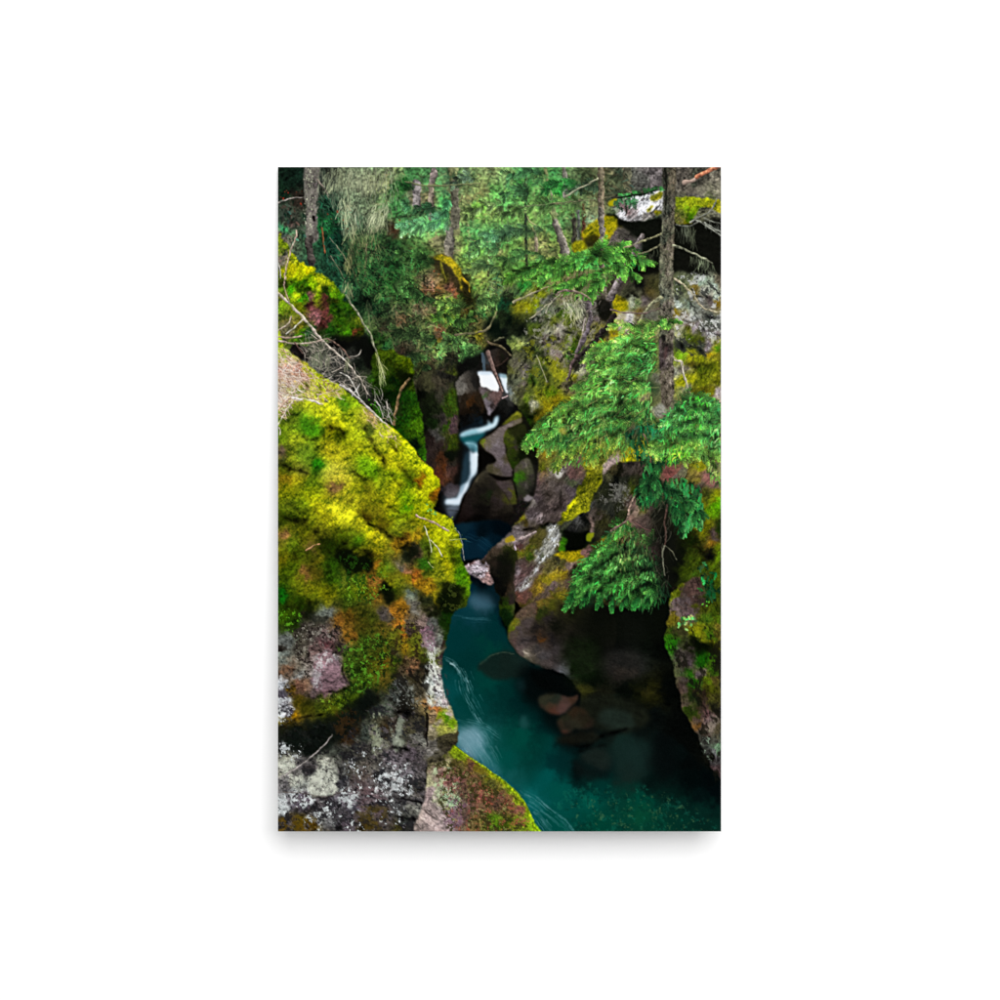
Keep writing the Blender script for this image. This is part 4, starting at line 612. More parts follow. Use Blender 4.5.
soften([(480, 655), (560, 690), (580, 700), (640, 700), (665, 735), (650, 790), (560, 775), (540, 720), (490, 690)], 1.5, 4); tone([(570, 705), (640, 705), (640, 780), (560, 770)], .1, (.82, .86, .86), 5)
lichen([(560, 790), (640, 786), (690, 806), (715, 840), (575, 840)], (20, 104, 84), 7, .25, 92, .35, .8); lichen([(570, 790), (640, 786), (690, 806), (715, 840), (585, 840)], (4, 38, 32), 6, .2, 93, .4, .8); lichen([(575, 795), (680, 798), (705, 840), (590, 840)], (84, 112, 70), 4, .85, 94, .4, .6)
r_ = np.random.default_rng(95)
# current lines
def flow(path, n, spread, col, alpha, L=(10, 30), seed=0, w=.3):
    r = np.random.default_rng(seed); q = catmull(path, 12, False); m = len(q)
    for k in range(n):
        a = r.integers(0, max(1, m - 6)); b = min(m, a + r.integers(5, 16)); o = r.normal(0, spread)
        t = q[min(b, m - 1)] - q[a]; t = t / (np.hypot(*t) + 1e-6); seg = q[a:b] + np.array([-t[1], t[0]]) * o
        if len(seg) > 2: line(seg, w * r.uniform(.6, 2.2), w * .6, col, .05, alpha * r.uniform(.4, 1), 0, 0, False)
flow([(443, 657), (452, 661), (459, 672), (462, 686), (467, 700), (474, 712), (482, 724)], 34, 3.0, (130, 172, 180), .3, seed=1, w=1.0)
flow([(446, 659), (455, 664), (464, 676), (469, 690)], 14, 1.8, (176, 206, 210), .4, seed=2, w=1.1)
flow([(462, 668), (468, 680), (474, 695), (484, 715)], 12, 2.0, (96, 150, 156), .4, seed=3, w=.7)
patch([(454, 732), (470, 726), (482, 732), (484, 745), (478, 760), (468, 758), (456, 746)], (138, 172, 190), .7, 3.5, 1.5)
patch([(472, 746), (488, 752), (500, 772), (492, 776), (478, 762)], (64, 124, 134), .6, 4, 1.5)
flow([(452, 726), (470, 732), (482, 748), (492, 766)], 40, 6, (160, 192, 204), .16, seed=4, w=1.3); flow([(466, 722), (486, 728), (500, 738)], 16, 3, (110, 160, 166), .3, seed=9, w=.7)
flow([(518, 791), (532, 800), (548, 812), (566, 828), (578, 842)], 34, 3.6, (112, 156, 162), .28, seed=5, w=1.3); flow([(526, 806), (538, 816), (552, 834)], 14, 3.0, (110, 150, 160), .4, seed=6, w=.9)
patch([(470, 594), (488, 596), (494, 604), (486, 609), (470, 606)], (72, 108, 128), .6, 3, 1); flow([(450, 616), (470, 619), (492, 620)], 12, 2, (70, 120, 130), .35, seed=7, w=.7); flow([(466, 536), (478, 540), (490, 548)], 12, 3, (40, 90, 110), .35, seed=8, w=.8)
# ---- 7. upper right: boulder, logs, near tree
patch([(604, 218), (616, 216), (640, 219), (662, 218), (676, 215), (700, 222), (726, 218), (726, 272), (700, 272), (660, 272), (640, 275), (622, 262), (610, 244)], (10, 11, 8), .95, 1.3, 2, 8, 30, 'rock', .8)
paint([(604, 228), (618, 226), (632, 234), (642, 246), (634, 258), (616, 250), (604, 244)], pp("608 222 170 160 20;612 235 110 96 90;622 232 70 66 60;615 243 120 118 100;630 242 70 66 60;636 250 80 80 76;626 248 60 64 56"), 'rock', 31, 1.1, feather=1.2)
paint([(676, 196), (700, 186), (726, 184), (726, 200), (700, 202), (680, 200)], pp("690 190 90 85 75;700 188 120 116 100;715 188 130 126 108;720 198 110 108 90;680 195 90 90 70;708 195 84 90 60"), 'rock', 32, 1, feather=1.5)
BLD = [(612, 206), (620, 198), (634, 195), (650, 192), (664, 189), (664, 212), (656, 217), (644, 220), (630, 221), (618, 217)]
paint(BLD, pp("618 206 120 130 110;626 200 110 120 100;636 200 220 222 226;645 198 226 228 232;655 204 226 226 228;640 210 216 216 220;650 210 200 200 204;630 212 150 140 140;626 208 120 100 100;622 216 200 200 204;635 217 190 190 192;645 217 130 126 120;655 214 110 104 96"), 'rock', 33, 1.1, ang=2.4, warp=1.2); lichen(BLD, (92, 88, 88), 5, .55, 35, .8, .4, 2.0, 2.4)
for q in ([(650, 197), (658, 192), (663, 193), (660, 198), (652, 201)], [(647, 208), (653, 206), (652, 210), (648, 212)], [(655, 212), (661, 210), (661, 214), (656, 215)]): patch(q, (138, 130, 12), .9, .7, .8, 4, 3, 'moss')
patch([(608, 202), (616, 198), (617, 204), (609, 206)], (176, 166, 10), .9, .7, .6); patch([(604, 220), (614, 216), (618, 224), (610, 236), (604, 232)], (150, 140, 16), .9, .8, .8, 5, 3, 'moss')
RM = [(674, 198), (688, 197), (702, 198), (721, 202), (727, 212), (718, 212), (706, 207), (696, 212), (692, 222), (683, 223), (674, 222)]
paint(RM, pp("680 203 140 156 20;690 200 166 176 18;700 202 170 176 20;712 207 176 170 24;695 210 120 150 12;690 216 60 110 8;678 214 110 120 40;680 220 130 120 60;688 221 150 140 12;720 210 160 150 20"), 'moss', 36, 1.1, warp=1.0); stipple(RM, 360, 37, .8, 2, 1.5, .7, .6, 1.35)
tone(RM, .05, (.84, .86, .9), 1.5)
line([(683, 183), (690, 181), (698, 176)], 3.4, 3.6, (150, 130, 118)); line([(696, 177), (706, 172), (722, 164)], 3.8, 4.0, (176, 112, 84), .25, wobble=.4)
line([(612, 198), (635, 193.5), (662, 189)], 2.4, 2.4, (50, 48, 38), .3); bough([(618, 195), (630, 192.5), (642, 189.5), (654, 186.5), (660, 188)], 110, 138, 3, (62, 132, 66), (34, 86, 48), 1.2, .9, (2, 5), 1.2, 1.0, .7); line([(618, 197.5), (640, 194.5), (656, 190.5)], 1.8, 1.6, (22, 30, 22)); bough([(614, 199), (625, 200), (634, 198)], 36, 38, 8, (70, 140, 84), (40, 92, 58))
for k, q in enumerate(([(704, 222), (712, 228), (721, 232)], [(696, 220), (706, 226), (721, 236)], [(704, 218), (714, 222), (722, 224)], [(690, 222), (700, 216), (710, 211), (716, 198)], [(676, 225), (688, 226), (698, 222)])): line(q, 1.6, 1.2, (128, 130, 120), .2, 1, k)
hang([(676, 224), (690, 225), (688, 234), (676, 230)], 40, 39, (88, 94, 78), (4, 12), .2, .5); hang([(706, 220), (721, 226), (721, 232), (706, 226)], 30, 40, (120, 124, 114), (3, 6), .2, .5)
trunk(600, 160, 603, 300, 6, 7, (104, 96, 78), 40, .3)
stipple([(597, 167), (606, 167), (606, 298), (598, 298)], 180, 41, 1, 3, 1.57, .3, .6, 1.4)
patch([(583, 232), (592, 222), (602, 217), (612, 218), (612, 236), (600, 242), (584, 240)], (150, 140, 14), .9, .8, 1.2, 6, 5, 'moss'); patch([(572, 246), (578, 240), (586, 240), (586, 250), (574, 254)], (130, 126, 12), .9, .8, 1, 6, 6, 'moss'); patch([(584, 238), (598, 236), (600, 245), (588, 247)], (30, 28, 10), .8, 1, 1)
trunk(600, 210, 602, 246, 6, 6, (112, 106, 96), 42, .3)
line([(604, 308), (613, 292), (622, 274), (632, 254), (642, 236)], 8, 5, (112, 102, 96), .3, 1, 3, .45, wobble=.5)

# bough hanging over the gorge at mid height
TB = pp("510 270 80 130 64;525 268 70 170 56;545 262 70 176 60;565 262 60 166 66;585 258 60 158 80;605 250 40 150 76;620 250 30 140 70;635 255 40 170 76;560 280 60 160 56;580 285 50 170 60;600 270 60 140 70;620 265 70 180 50;540 275 76 120 60;640 262 40 170 76;615 275 60 150 60;555 290 60 150 60;595 290 46 140 56")
TBP = [(512, 276), (530, 264), (560, 256), (590, 250), (615, 245), (640, 250), (645, 262), (625, 270), (605, 285), (590, 296), (560, 292), (540, 282)]
foliage(TBP, TB, 420, 43, lambda x, y: np.where(x > 590, .3, 2.6), .6, (4, 9), 1.0, .5, 1.0, dark=(16, 46, 26), wt=.5)
for i, (px, n, l0, l1, gr) in enumerate((([(650, 262), (612, 252), (572, 258), (538, 267), (508, 277)], 70, 15, 9, .15), ([(600, 258), (622, 252), (646, 262)], 36, 13, 9, .25), ([(632, 266), (604, 272), (578, 282), (556, 288)], 48, 14, 9, .3), ([(590, 256), (604, 246), (624, 246)], 26, 11, 8, .1), ([(575, 262), (560, 270), (542, 278)], 30, 12, 8, .25), ([(606, 276), (596, 284), (590, 294)], 20, 11, 8, .4), ([(612, 262), (622, 268), (634, 274)], 18, 11, 8, .3))):
    fronds(px, n, 150 + i, l0, l1, (40, 112, 52), (104, 196, 78), (.2, .8), grav=gr)
# roots and snags below it
line([(556, 295), (562, 291), (574, 292), (584, 295), (590, 300)], 2.2, 1.8, (140, 118, 92), .3); line([(513, 302), (530, 294), (548, 286)], 2.2, 1.6, (150, 144, 110)); line([(530, 319), (542, 309), (552, 301), (560, 294)], 1.4, 1.4, (160, 156, 128)); line([(546, 313), (549, 305), (556, 298)], 1.2, 1, (170, 168, 144))
hang([(560, 296), (580, 298), (586, 318), (574, 318)], 90, 44, (176, 178, 148), (5, 14), .15, .55, -.3); line([(588, 304), (590, 320), (584, 338), (577, 352)], 5, 3.4, (104, 92, 92), .3); line([(585, 318), (582, 335), (577, 350)], 1.6, 1.2, (176, 160, 140)); line([(586, 312), (596, 306), (612, 300)], 1.4, 1.2, (130, 112, 96))
patch([(596, 302), (606, 298), (612, 312), (604, 322), (598, 314)], (14, 14, 10), .9, 1, 1)
line([(614, 316), (602, 332), (590, 346), (578, 358)], 5.4, 4.6, (38, 33, 30), .3); line([(577, 356), (571, 366), (568, 380)], 3.6, 2.6, (96, 74, 66), .3); line([(536, 355), (541, 367), (546, 382)], 1, .8, (160, 164, 140))
for k, q in enumerate(([(512, 350), (519, 344), (529, 343)], [(514, 347), (522, 345)], [(563, 353), (570, 350)])): line(q, 1.6, 1.1, (112, 146, 92), .3, .8)
twigs([(540, 300), (600, 300), (590, 360), (545, 350)], 90, 45, (140, 130, 116), (4, 10), 2.2, .8, .6)
# near tree
TR = [(663, 160), (675, 160), (675, 200), (673.5, 240), (673, 290), (672.5, 340), (672.5, 400), (661, 402), (659, 340), (659, 280), (660, 235), (663, 200)]
paint(TR, pp("665 180 40 42 34;671 180 100 92 76;666 210 60 62 54;671 210 104 98 82;664 240 70 74 62;669 245 110 100 80;662 270 84 92 76;668 270 110 102 84;672 270 90 88 74;662 300 90 96 82;668 305 112 104 88;662 330 80 84 70;669 330 120 110 90;663 360 78 64 58;669 360 120 108 88;664 390 84 76 60;670 390 110 98 76;666 385 100 90 70;665 340 60 52 46"), 'rock', 46, 1.5, ang=1.57, stretch=1.6, scale=5, warp=.6)
stipple(TR, 700, 47, 1, 3, 1.57, .6, .55, 1.45, 6); line([(665, 165), (666, 185), (665, 215)], 2.4, 1.4, (26, 28, 22)); patch([(662, 336), (665, 336), (665, 341), (662, 341)], (24, 22, 20), .9, .5, 0); patch([(664, 348), (667, 347), (667, 358), (664, 358)], (96, 58, 52), .7, .8, .5)
for k, (q, a, b, c) in enumerate((([(661, 234), (646, 240), (636, 244), (624, 248)], 2.4, 1.4, (134, 132, 100)), ([(660, 245), (648, 251), (638, 254)], 2, 1.2, (120, 118, 92)), ([(673, 245), (690, 252), (704, 259), (711, 263)], 2.4, 1.6, (140, 142, 118)), ([(674, 278), (684, 286), (692, 294), (699, 304), (708, 310), (722, 312.5)], 2, 1.6, (184, 172, 134)), ([(661, 298), (652, 303), (646, 310), (640, 322)], 4, 2.4, (132, 132, 104)), ([(610, 310), (626, 313), (645, 313), (660, 308)], 1.6, 1.2, (120, 92, 76)), ([(671, 356), (677, 361), (681, 362), (683, 374), (687, 386), (690, 396)], 1.8, 1.4, (186, 176, 148)), ([(663, 225), (662, 235)], 1.6, 1.6, (110, 112, 90)))): line(q, a, b, c, .2, 1, k)
hang([(692, 254), (711, 262), (709, 266), (692, 260)], 60, 48, (112, 122, 96), (4, 12), .2, .5); hang([(686, 226), (694, 226), (694, 240), (688, 236)], 34, 49, (104, 112, 88), (5, 14), .2, .5); hang([(640, 250), (655, 248), (652, 256), (640, 256)], 24, 50, (90, 98, 80), (4, 9), .2, .5)

# ---- 8. near hemlock boughs on the right
def rad(ox, oy): return lambda x, y: np.arctan2(np.maximum(y - oy, -6) + 8, x - ox)
F1C = pp("640 340 60 180 70;620 350 60 170 80;600 360 70 190 70;640 365 50 160 80;620 375 60 180 80;590 385 80 200 70;560 405 90 200 60;540 430 60 180 80;530 440 60 200 60;575 420 70 170 80;600 410 60 170 84;630 400 60 170 80;645 385 60 160 80;590 440 60 160 80;615 430 50 160 84;640 425 40 140 76;570 455 40 140 76;600 455 50 150 76;550 450 50 150 70;630 445 40 130 76;650 410 50 130 70;580 465 30 110 66;655 395 60 140 70")
F1P = [(612, 338), (640, 330), (658, 340), (656, 372), (650, 390), (655, 420), (648, 445), (628, 458), (605, 455), (588, 462), (566, 462), (556, 448), (540, 446), (526, 446), (528, 434), (548, 418), (566, 402), (584, 392), (590, 372), (590, 352)]
patch([(600, 360), (640, 345), (655, 360), (650, 430), (630, 448), (575, 455), (545, 440), (570, 410)], (20, 62, 34), .75, 4, 5)
foliage(F1P, F1C, 1100, 51, rad(672, 372), .6, (4, 9), 1.0, .55, 1.05, K=8, wt=.5)
HT, HL = (104, 220, 74), (38, 128, 66)
for i, (px, n, dr, a) in enumerate((([(676, 322), (655, 323), (636, 327), (620, 326)], 80, 10, 1.9), ([(656, 344), (640, 337), (622, 340), (608, 345)], 90, 12, 2.0), ([(612, 346), (600, 349), (588, 357)], 60, 9, 2.2), ([(650, 356), (630, 352), (612, 358), (598, 366)], 110, 14, 2.0), ([(648, 372), (622, 366), (598, 372), (578, 386)], 140, 16, 2.1), ([(652, 388), (620, 384), (590, 392), (566, 404)], 160, 16, 2.1),
        ([(640, 396), (605, 394), (570, 404), (545, 420), (525, 442)], 220, 18, 2.1), ([(648, 408), (615, 406), (580, 416), (556, 432), (545, 446)], 220, 18, 2.1), ([(645, 425), (615, 424), (590, 432), (570, 450)], 180, 18, 2.0), ([(640, 438), (620, 438), (600, 446), (592, 456)], 110, 12, 1.9), ([(566, 442), (558, 452), (556, 462)], 40, 8, 1.8))):
    f = 1 - .03 * i
    fronds(px, int(n * .36), 160 + i, 17, 11, (52, 140, 68), tuple(np.array((142, 246, 104)) * f), (.2, .8), grav=.35)
foliage(F1P, F1C, 900, 351, rad(672, 368), .5, (3, 7), .8, 1.0, 1.5, K=6, wt=.5, dark=(90, 200, 90))
for i, (pth, am, w) in enumerate((([(655, 353), (635, 346), (613, 351)], -.45, 3), ([(650, 366), (625, 361), (600, 369)], -.45, 3), ([(648, 382), (615, 378), (585, 391)], -.45, 3.4), ([(645, 403), (605, 401), (570, 413), (545, 434)], -.45, 3.4), ([(645, 419), (605, 417), (577, 429), (560, 443)], -.45, 3.2), ([(640, 434), (612, 433), (590, 443)], -.4, 3), ([(655, 340), (638, 336), (618, 340)], .25, 2.4), ([(648, 356), (628, 352), (604, 361)], .25, 2.4), ([(648, 371), (620, 367), (590, 378)], .25, 2.6), ([(645, 392), (605, 391), (568, 404), (534, 432)], .28, 2.8), ([(645, 410), (605, 408), (575, 419), (550, 438)], .22, 2.6), ([(620, 350), (625, 380), (620, 420)], -.2, 4), ([(590, 395), (585, 415), (575, 440)], -.15, 4))): fold(pth, w, am, 20 + i)
TRL = [(659, 330), (672.5, 330), (672.5, 402), (661, 404), (659.5, 370)]
paint(TRL, pp("662 335 80 84 70;669 335 120 110 90;663 360 78 64 58;669 360 120 108 88;664 390 84 76 60;670 390 110 98 76;666 375 100 90 70;665 345 60 52 46"), 'rock', 46, 1.5, ang=1.57, stretch=1.6, scale=5, warp=.6, smooth=False); stipple(TRL, 260, 147, 1, 3, 1.57, .6, .55, 1.45, 6); patch([(662, 336), (665, 336), (665, 341), (662, 341)], (24, 22, 20), .9, .5, 0); patch([(664, 348), (667, 347), (667, 358), (664, 358)], (96, 58, 52), .7, .8, .5)
line([(671, 356), (677, 361), (681, 362), (683, 374), (687, 386), (690, 396)], 1.8, 1.4, (178, 168, 142), .2); fronds([(656, 324), (664, 323), (676, 322)], 12, 348, 7, 5, (52, 140, 68), (120, 226, 90), (.3, 1.0), grav=.4)
# gaps where the rock shows
for q, c in (([(628, 425), (636, 424), (638, 436), (630, 438)], (70, 66, 56)), ([(652, 408), (664, 404), (664, 414), (654, 418)], (150, 150, 148)), ([(640, 396), (652, 392), (648, 400), (640, 402)], (150, 130, 100)), ([(560, 428), (566, 428), (564, 433), (560, 433)], (150, 140, 60))): patch(q, c, .7, 1.2, 1.5, 5, 3, 'rock')
hang([(598, 415), (606, 412), (604, 440), (596, 440)], 16, 52, (150, 180, 130), (6, 14), .1, .4)
twigs([(560, 405), (645, 375), (650, 430), (575, 450)], 70, 153, (120, 132, 92), (6, 14), 2.7, .35, .5, .2, .1); tone([(520, 330), (725, 330), (725, 490), (520, 470)], .04, (1.30, 1.10, .92), 6, only='green')
# dark under-boughs
F4C = pp("660 455 20 80 50;645 475 30 110 60;640 490 24 96 54;660 490 20 90 50;680 490 20 100 56;675 510 30 130 70;690 515 30 140 76;680 530 24 120 66;655 470 20 80 46;690 500 24 110 60;645 435 30 110 64;640 450 24 90 54;665 440 30 110 60;650 500 20 90 50;670 460 24 80 46;695 530 30 130 76")
foliage([(628, 430), (668, 420), (690, 450), (672, 462), (660, 470), (650, 500), (640, 505), (634, 490), (644, 470), (636, 455)], F4C, 600, 53, 1.7, .6, (4, 8), 1.4, .5, 1.25, dark=(6, 34, 24))
line([(643, 434), (648, 446), (650, 462)], 1.6, 1.2, (120, 96, 66)); patch([(664, 470), (674, 470), (675, 480), (666, 480)], (150, 70, 56), .9, .8, 1, 5, 2, 'rock')
for k in range(6): line([(672 + k * 2.2, 478), (680 + k * 1.4, 470), (684 + k, 460)], 1.1, .8, (110, 116, 92), .2, .8)
foliage([(655, 478), (690, 480), (702, 500), (702, 525), (694, 520), (682, 533), (674, 520), (662, 505), (640, 500), (648, 490)], F4C, 620, 54, 1.7, .5, (4, 8), 1.5, .5, 1.25, dark=(6, 40, 28))
F2C = pp("680 405 60 170 70;700 400 70 200 50;715 408 50 150 70;670 425 60 170 70;695 420 90 200 60;715 425 80 180 70;665 445 50 160 70;690 440 80 190 64;710 445 90 180 90;680 455 90 220 50;700 460 90 170 90;715 465 110 160 100;718 478 70 180 80;660 435 40 140 70;705 470 100 150 90")
foliage([(662, 420), (680, 400), (705, 397), (725, 410), (725, 480), (712, 478), (706, 462), (690, 458), (668, 462), (655, 452), (652, 440)], F2C, 600, 55, 2.0, .8, (4, 8), 1.0, .5, 1.05, wt=.5)
for i, (px, n, dr, a) in enumerate((([(672, 404), (690, 398), (706, 401), (723, 410)], 110, 10, 1.3), ([(664, 424), (684, 412), (706, 410), (723, 416)], 150, 14, 1.6), ([(655, 442), (678, 424), (704, 420), (723, 424)], 170, 16, 1.7), ([(655, 450), (676, 438), (700, 434), (723, 438)], 170, 18, 1.7), ([(672, 454), (688, 450), (702, 452), (712, 462)], 80, 8, 1.6), ([(704, 452), (714, 448), (724, 452)], 70, 24, 1.6))):
    fronds(px[::-1] if i in (1, 2, 3) else px, int(n * .36), 180 + i, 16, 11, (56, 138, 64), (138, 236, 96), (.2, .9), grav=.4)
foliage([(662, 420), (680, 400), (705, 397), (725, 410), (725, 478), (712, 474), (706, 460), (690, 456), (668, 458), (657, 448)], F2C, 420, 355, 2.1, .7, (3, 7), .8, 1.0, 1.4, K=6, wt=.5, dark=(90, 190, 90))
for i, (pth, am, w) in enumerate((([(668, 415), (690, 407), (718, 412)], -.4, 3), ([(660, 435), (685, 423), (720, 422)], -.4, 3), ([(662, 449), (685, 436), (722, 436)], -.4, 3.2), ([(676, 406), (692, 400), (712, 404)], .25, 2.4), ([(664, 428), (686, 416), (716, 414)], .25, 2.6), ([(664, 444), (688, 430), (718, 429)], .22, 2.6), ([(704, 448), (712, 458), (716, 474)], -.3, 3))): fold(pth, w, am, 40 + i)
# lower bough
def fan3(x, y): return 2.75 - (x - 570) / 100 * 1.3
F3P = [(566, 604), (570, 584), (578, 566), (592, 552), (606, 538), (618, 524), (632, 530), (650, 545), (660, 562), (668, 584), (662, 600), (648, 610), (632, 600), (614, 600), (598, 592), (584, 598), (574, 604)]
F3C = pp("600 550 40 130 76;620 540 50 120 80;580 575 30 150 70;600 570 34 140 80;625 560 50 120 76;650 560 30 100 66;640 580 36 130 76;610 590 30 150 70;590 595 26 140 64;575 600 26 130 60;650 590 30 120 66;660 590 20 80 54;630 595 30 140 66;645 605 20 110 56;615 605 20 100 54;640 545 44 110 76;600 605 14 90 50")
patch([(572, 575), (590, 560), (612, 545), (640, 545), (662, 580), (655, 602), (630, 602), (600, 600), (580, 605)], (12, 44, 28), .8, 2, 3)
foliage(F3P, F3C, 800, 56, fan3, .6, (4, 8), 1.0, .5, .95, K=8, dark=(6, 32, 20), wt=.5); hang([(600, 545), (640, 540), (650, 590), (615, 580)], 40, 156, (96, 110, 78), (6, 14), .2, .45, .5)
for i, (px, n, dr) in enumerate((([(612, 534), (624, 528), (640, 538), (652, 550)], 80, 12), ([(590, 560), (606, 546), (624, 546)], 90, 14), ([(576, 584), (590, 566), (612, 560), (635, 566)], 150, 16), ([(570, 602), (586, 582), (610, 576), (640, 580)], 170, 16), ([(630, 588), (648, 586), (660, 596)], 80, 12), ([(580, 596), (604, 588), (630, 590), (648, 602)], 130, 12))):
    fronds(px[::-1], int(n * .34), 190 + i, 16, 11, (22, 100, 50), (64, 196, 92), (.2, .85), grav=.45, back=.55)
foliage(F3P, F3C, 420, 356, fan3, .5, (3, 6), .8, 1.0, 1.4, K=6, wt=.5, dark=(50, 150, 80))
for i, (pth, am, w) in enumerate((([(644, 546), (616, 553), (594, 571), (578, 594)], -.55, 3), ([(657, 568), (630, 571), (608, 582), (592, 602)], -.55, 3), ([(664, 584), (644, 586), (626, 596)], -.5, 3), ([(624, 528), (604, 546), (586, 566), (572, 586)], .35, 3), ([(648, 556), (622, 561), (601, 576), (586, 598)], .45, 3), ([(660, 577), (638, 578), (617, 588), (604, 600)], .45, 3), ([(630, 530), (622, 548), (606, 560)], -.35, 2.6), ([(606, 560), (600, 574), (584, 586)], -.3, 2.4), ([(640, 590), (634, 600), (628, 606)], -.5, 2.4), ([(612, 592), (607, 602), (603, 608)], -.5, 2.4), ([(590, 588), (584, 600), (580, 608)], -.45, 2.4), ([(652, 594), (650, 604), (646, 610)], .3, 2.4))): fold(pth, w, am, 30 + i)
tone(F3P, .10, (1.10, 1.06, .92), 3)
patch([(592, 604), (610, 611), (640, 614), (665, 606), (672, 640), (600, 640), (575, 625)], (9, 12, 7), .6, 3, 2)
for i, (bx, by) in enumerate(((573, 600), (586, 602), (600, 606), (613, 607), (625, 604), (636, 606), (648, 604))): fronds([(bx + 3, by - 10), (bx, by - 6), (bx - 2, by - 2)], 7, 210 + i, 9, 7, (18, 92, 46), (44, 158, 72), (.1, .6), grav=.6)
# hanging roots
patch([(652, 510), (668, 500), (676, 530), (674, 580), (664, 600), (656, 570), (650, 540)], (14, 16, 12), .75, 3, 2)
line([(667, 505), (665, 520), (665, 540), (664, 548)], 1.8, 1.6, (88, 60, 44)); line([(664, 546), (662, 558), (664, 575)], 1.4, 1, (112, 116, 100)); line([(665, 546), (672, 552), (676, 560)], 1, .8, (96, 98, 80)); twigs([(645, 515), (668, 505), (668, 590), (652, 560)], 60, 57, (84, 84, 70), (5, 14), 1.9, .5, .5)
line([(610, 531), (620, 525), (627, 519), (630, 506), (634, 498)], 1.8, 2.2, (156, 122, 94), .25); line([(634, 522), (642, 528), (650, 531)], 1.2, 1, (110, 72, 58))
fronds([(678, 500), (690, 502), (700, 512)], 26, 58, 12, 9, (22, 96, 54), (56, 166, 82), (.3, 1.1), grav=.8); fronds([(690, 500), (694, 512), (697, 524)], 16, 158, 9, 7, (22, 96, 54), (54, 160, 80), (.2, .7), grav=.5); fronds([(672, 505), (680, 515), (682, 530)], 22, 59, 10, 7, (16, 84, 48), (44, 140, 76), (.2, .8), grav=.6); fronds([(648, 470), (660, 484), (675, 492)], 30, 159, 13, 10, (16, 76, 44), (44, 132, 70), (.3, 1.1), grav=.7); fronds([(660, 460), (648, 478), (640, 494)], 26, 259, 12, 9, (16, 76, 44), (40, 124, 66), (.3, 1.0), grav=.6)

# ---- 9. right mossy boulder
R5C = pp("""680 600 120 95 90;690 590 90 60 45;690 600 110 85 80;695 588 110 70 55;672 595 90 120 20;675 588 80 100 10;700 600 60 40 30;705 598 30 60 10;710 590 10 70 34;715 605 60 80 10;700 608 60 70 10;675 613 140 110 100;690 613 130 95 90;670 620 116 106 20;672 640 30 100 10;668 645 40 126 10;680 635 60 60 30;678 650 80 70 65;688 655 70 60 55;688 663 100 80 80;695 632 110 126 10;700 630 120 130 10;705 640 130 136 15;712 632 60 100 10;718 630 116 106 30;715 645 110 110 10;700 648 8 15 3;695 645 15 20 5;702 658 20 86 5;710 660 60 106 10;712 665 50 90 10;718 660 30 30 15;690 675 40 106 10;695 685 30 90 10;685 680 90 75 65;682 690 90 70 60;705 680 100 126 10;700 675 130 104 100;715 680 90 80 30;710 690 70 75 10;700 695 50 35 20;690 695 40 55 15;695 700 25 40 15;685 705 90 75 60;690 712 40 60 10;703 705 80 50 35;705 713 120 70 65;712 705 90 90 30;718 710 60 50 40;700 725 120 80 30;705 723 146 108 98;712 725 146 126 98;718 728 90 80 50;705 740 50 50 45;715 742 80 80 70;717 749 130 176 130;713 753 110 110 110;718 760 90 85 85;712 768 90 60 55;717 772 110 75 70;708 760 10 8 8;712 612 50 80 10;720 620 60 100 10;716 590 40 70 10;718 578 70 110 10;705 620 60 110 20""")
R5 = [(668, 612), (669, 600), (674, 590), (682, 583), (696, 577), (712, 570), (730, 566), (730, 780), (718, 774), (708, 764), (703, 750), (697, 736), (690, 722), (683, 712), (680, 698), (676, 684), (673, 668), (668, 654), (665, 640), (667, 626)]
paint(R5, R5C, 'rock', 60, 1.1, ang=1.3, warp=1.0)
stipple([(690, 622), (721, 612), (721, 650), (705, 645), (695, 640)], 420, 61, .8, 2.4, 1.5, .7, .6, 1.4); stipple([(668, 630), (676, 640), (690, 670), (698, 655), (715, 660), (705, 690), (688, 690), (672, 660)], 420, 62, .8, 2.6, 1.57, .5, .6, 1.4); stipple([(670, 590), (676, 586), (672, 612), (669, 610)], 60, 63, .8, 2, 1.6, .5, .7, 1.4)
patch([(690, 636), (700, 644), (712, 642), (718, 652), (708, 654), (696, 652)], (6, 12, 3), .75, 1.4, 1.2); patch([(706, 700), (716, 704), (721, 712), (712, 712)], (24, 26, 18), .7, 1.2, 1)
tone(R5, .05, (.84, .84, .84), 2); lichen([(676, 586), (704, 584), (702, 606), (678, 610)], (84, 54, 42), 4, .4, 64, .7); lichen([(700, 735), (721, 735), (721, 762), (706, 758)], (140, 160, 138), 4, .7, 65, .7); lichen([(668, 640), (721, 640), (721, 770), (706, 764)], (18, 18, 12), 7, .25, 66, .75, .5, 1.8, 1.3)
foliage([(698, 564), (712, 560), (718, 575), (716, 594), (706, 598), (700, 585)], pp("705 575 14 96 54;712 585 10 90 48"), 46, 67, 1.4, .9, (4, 7), 2.2, .6, 1.5, dark=(4, 40, 24)); foliage([(678, 620), (694, 614), (692, 622), (682, 630)], pp('685 622 90 190 110'), 26, 68, 1.2, 1.0, (2, 4), 1.5, .7, 1.2); specks([(704, 596), (710, 598), (708, 606), (702, 604)], 4, 69, (70, 170, 60), .8, 1.8)

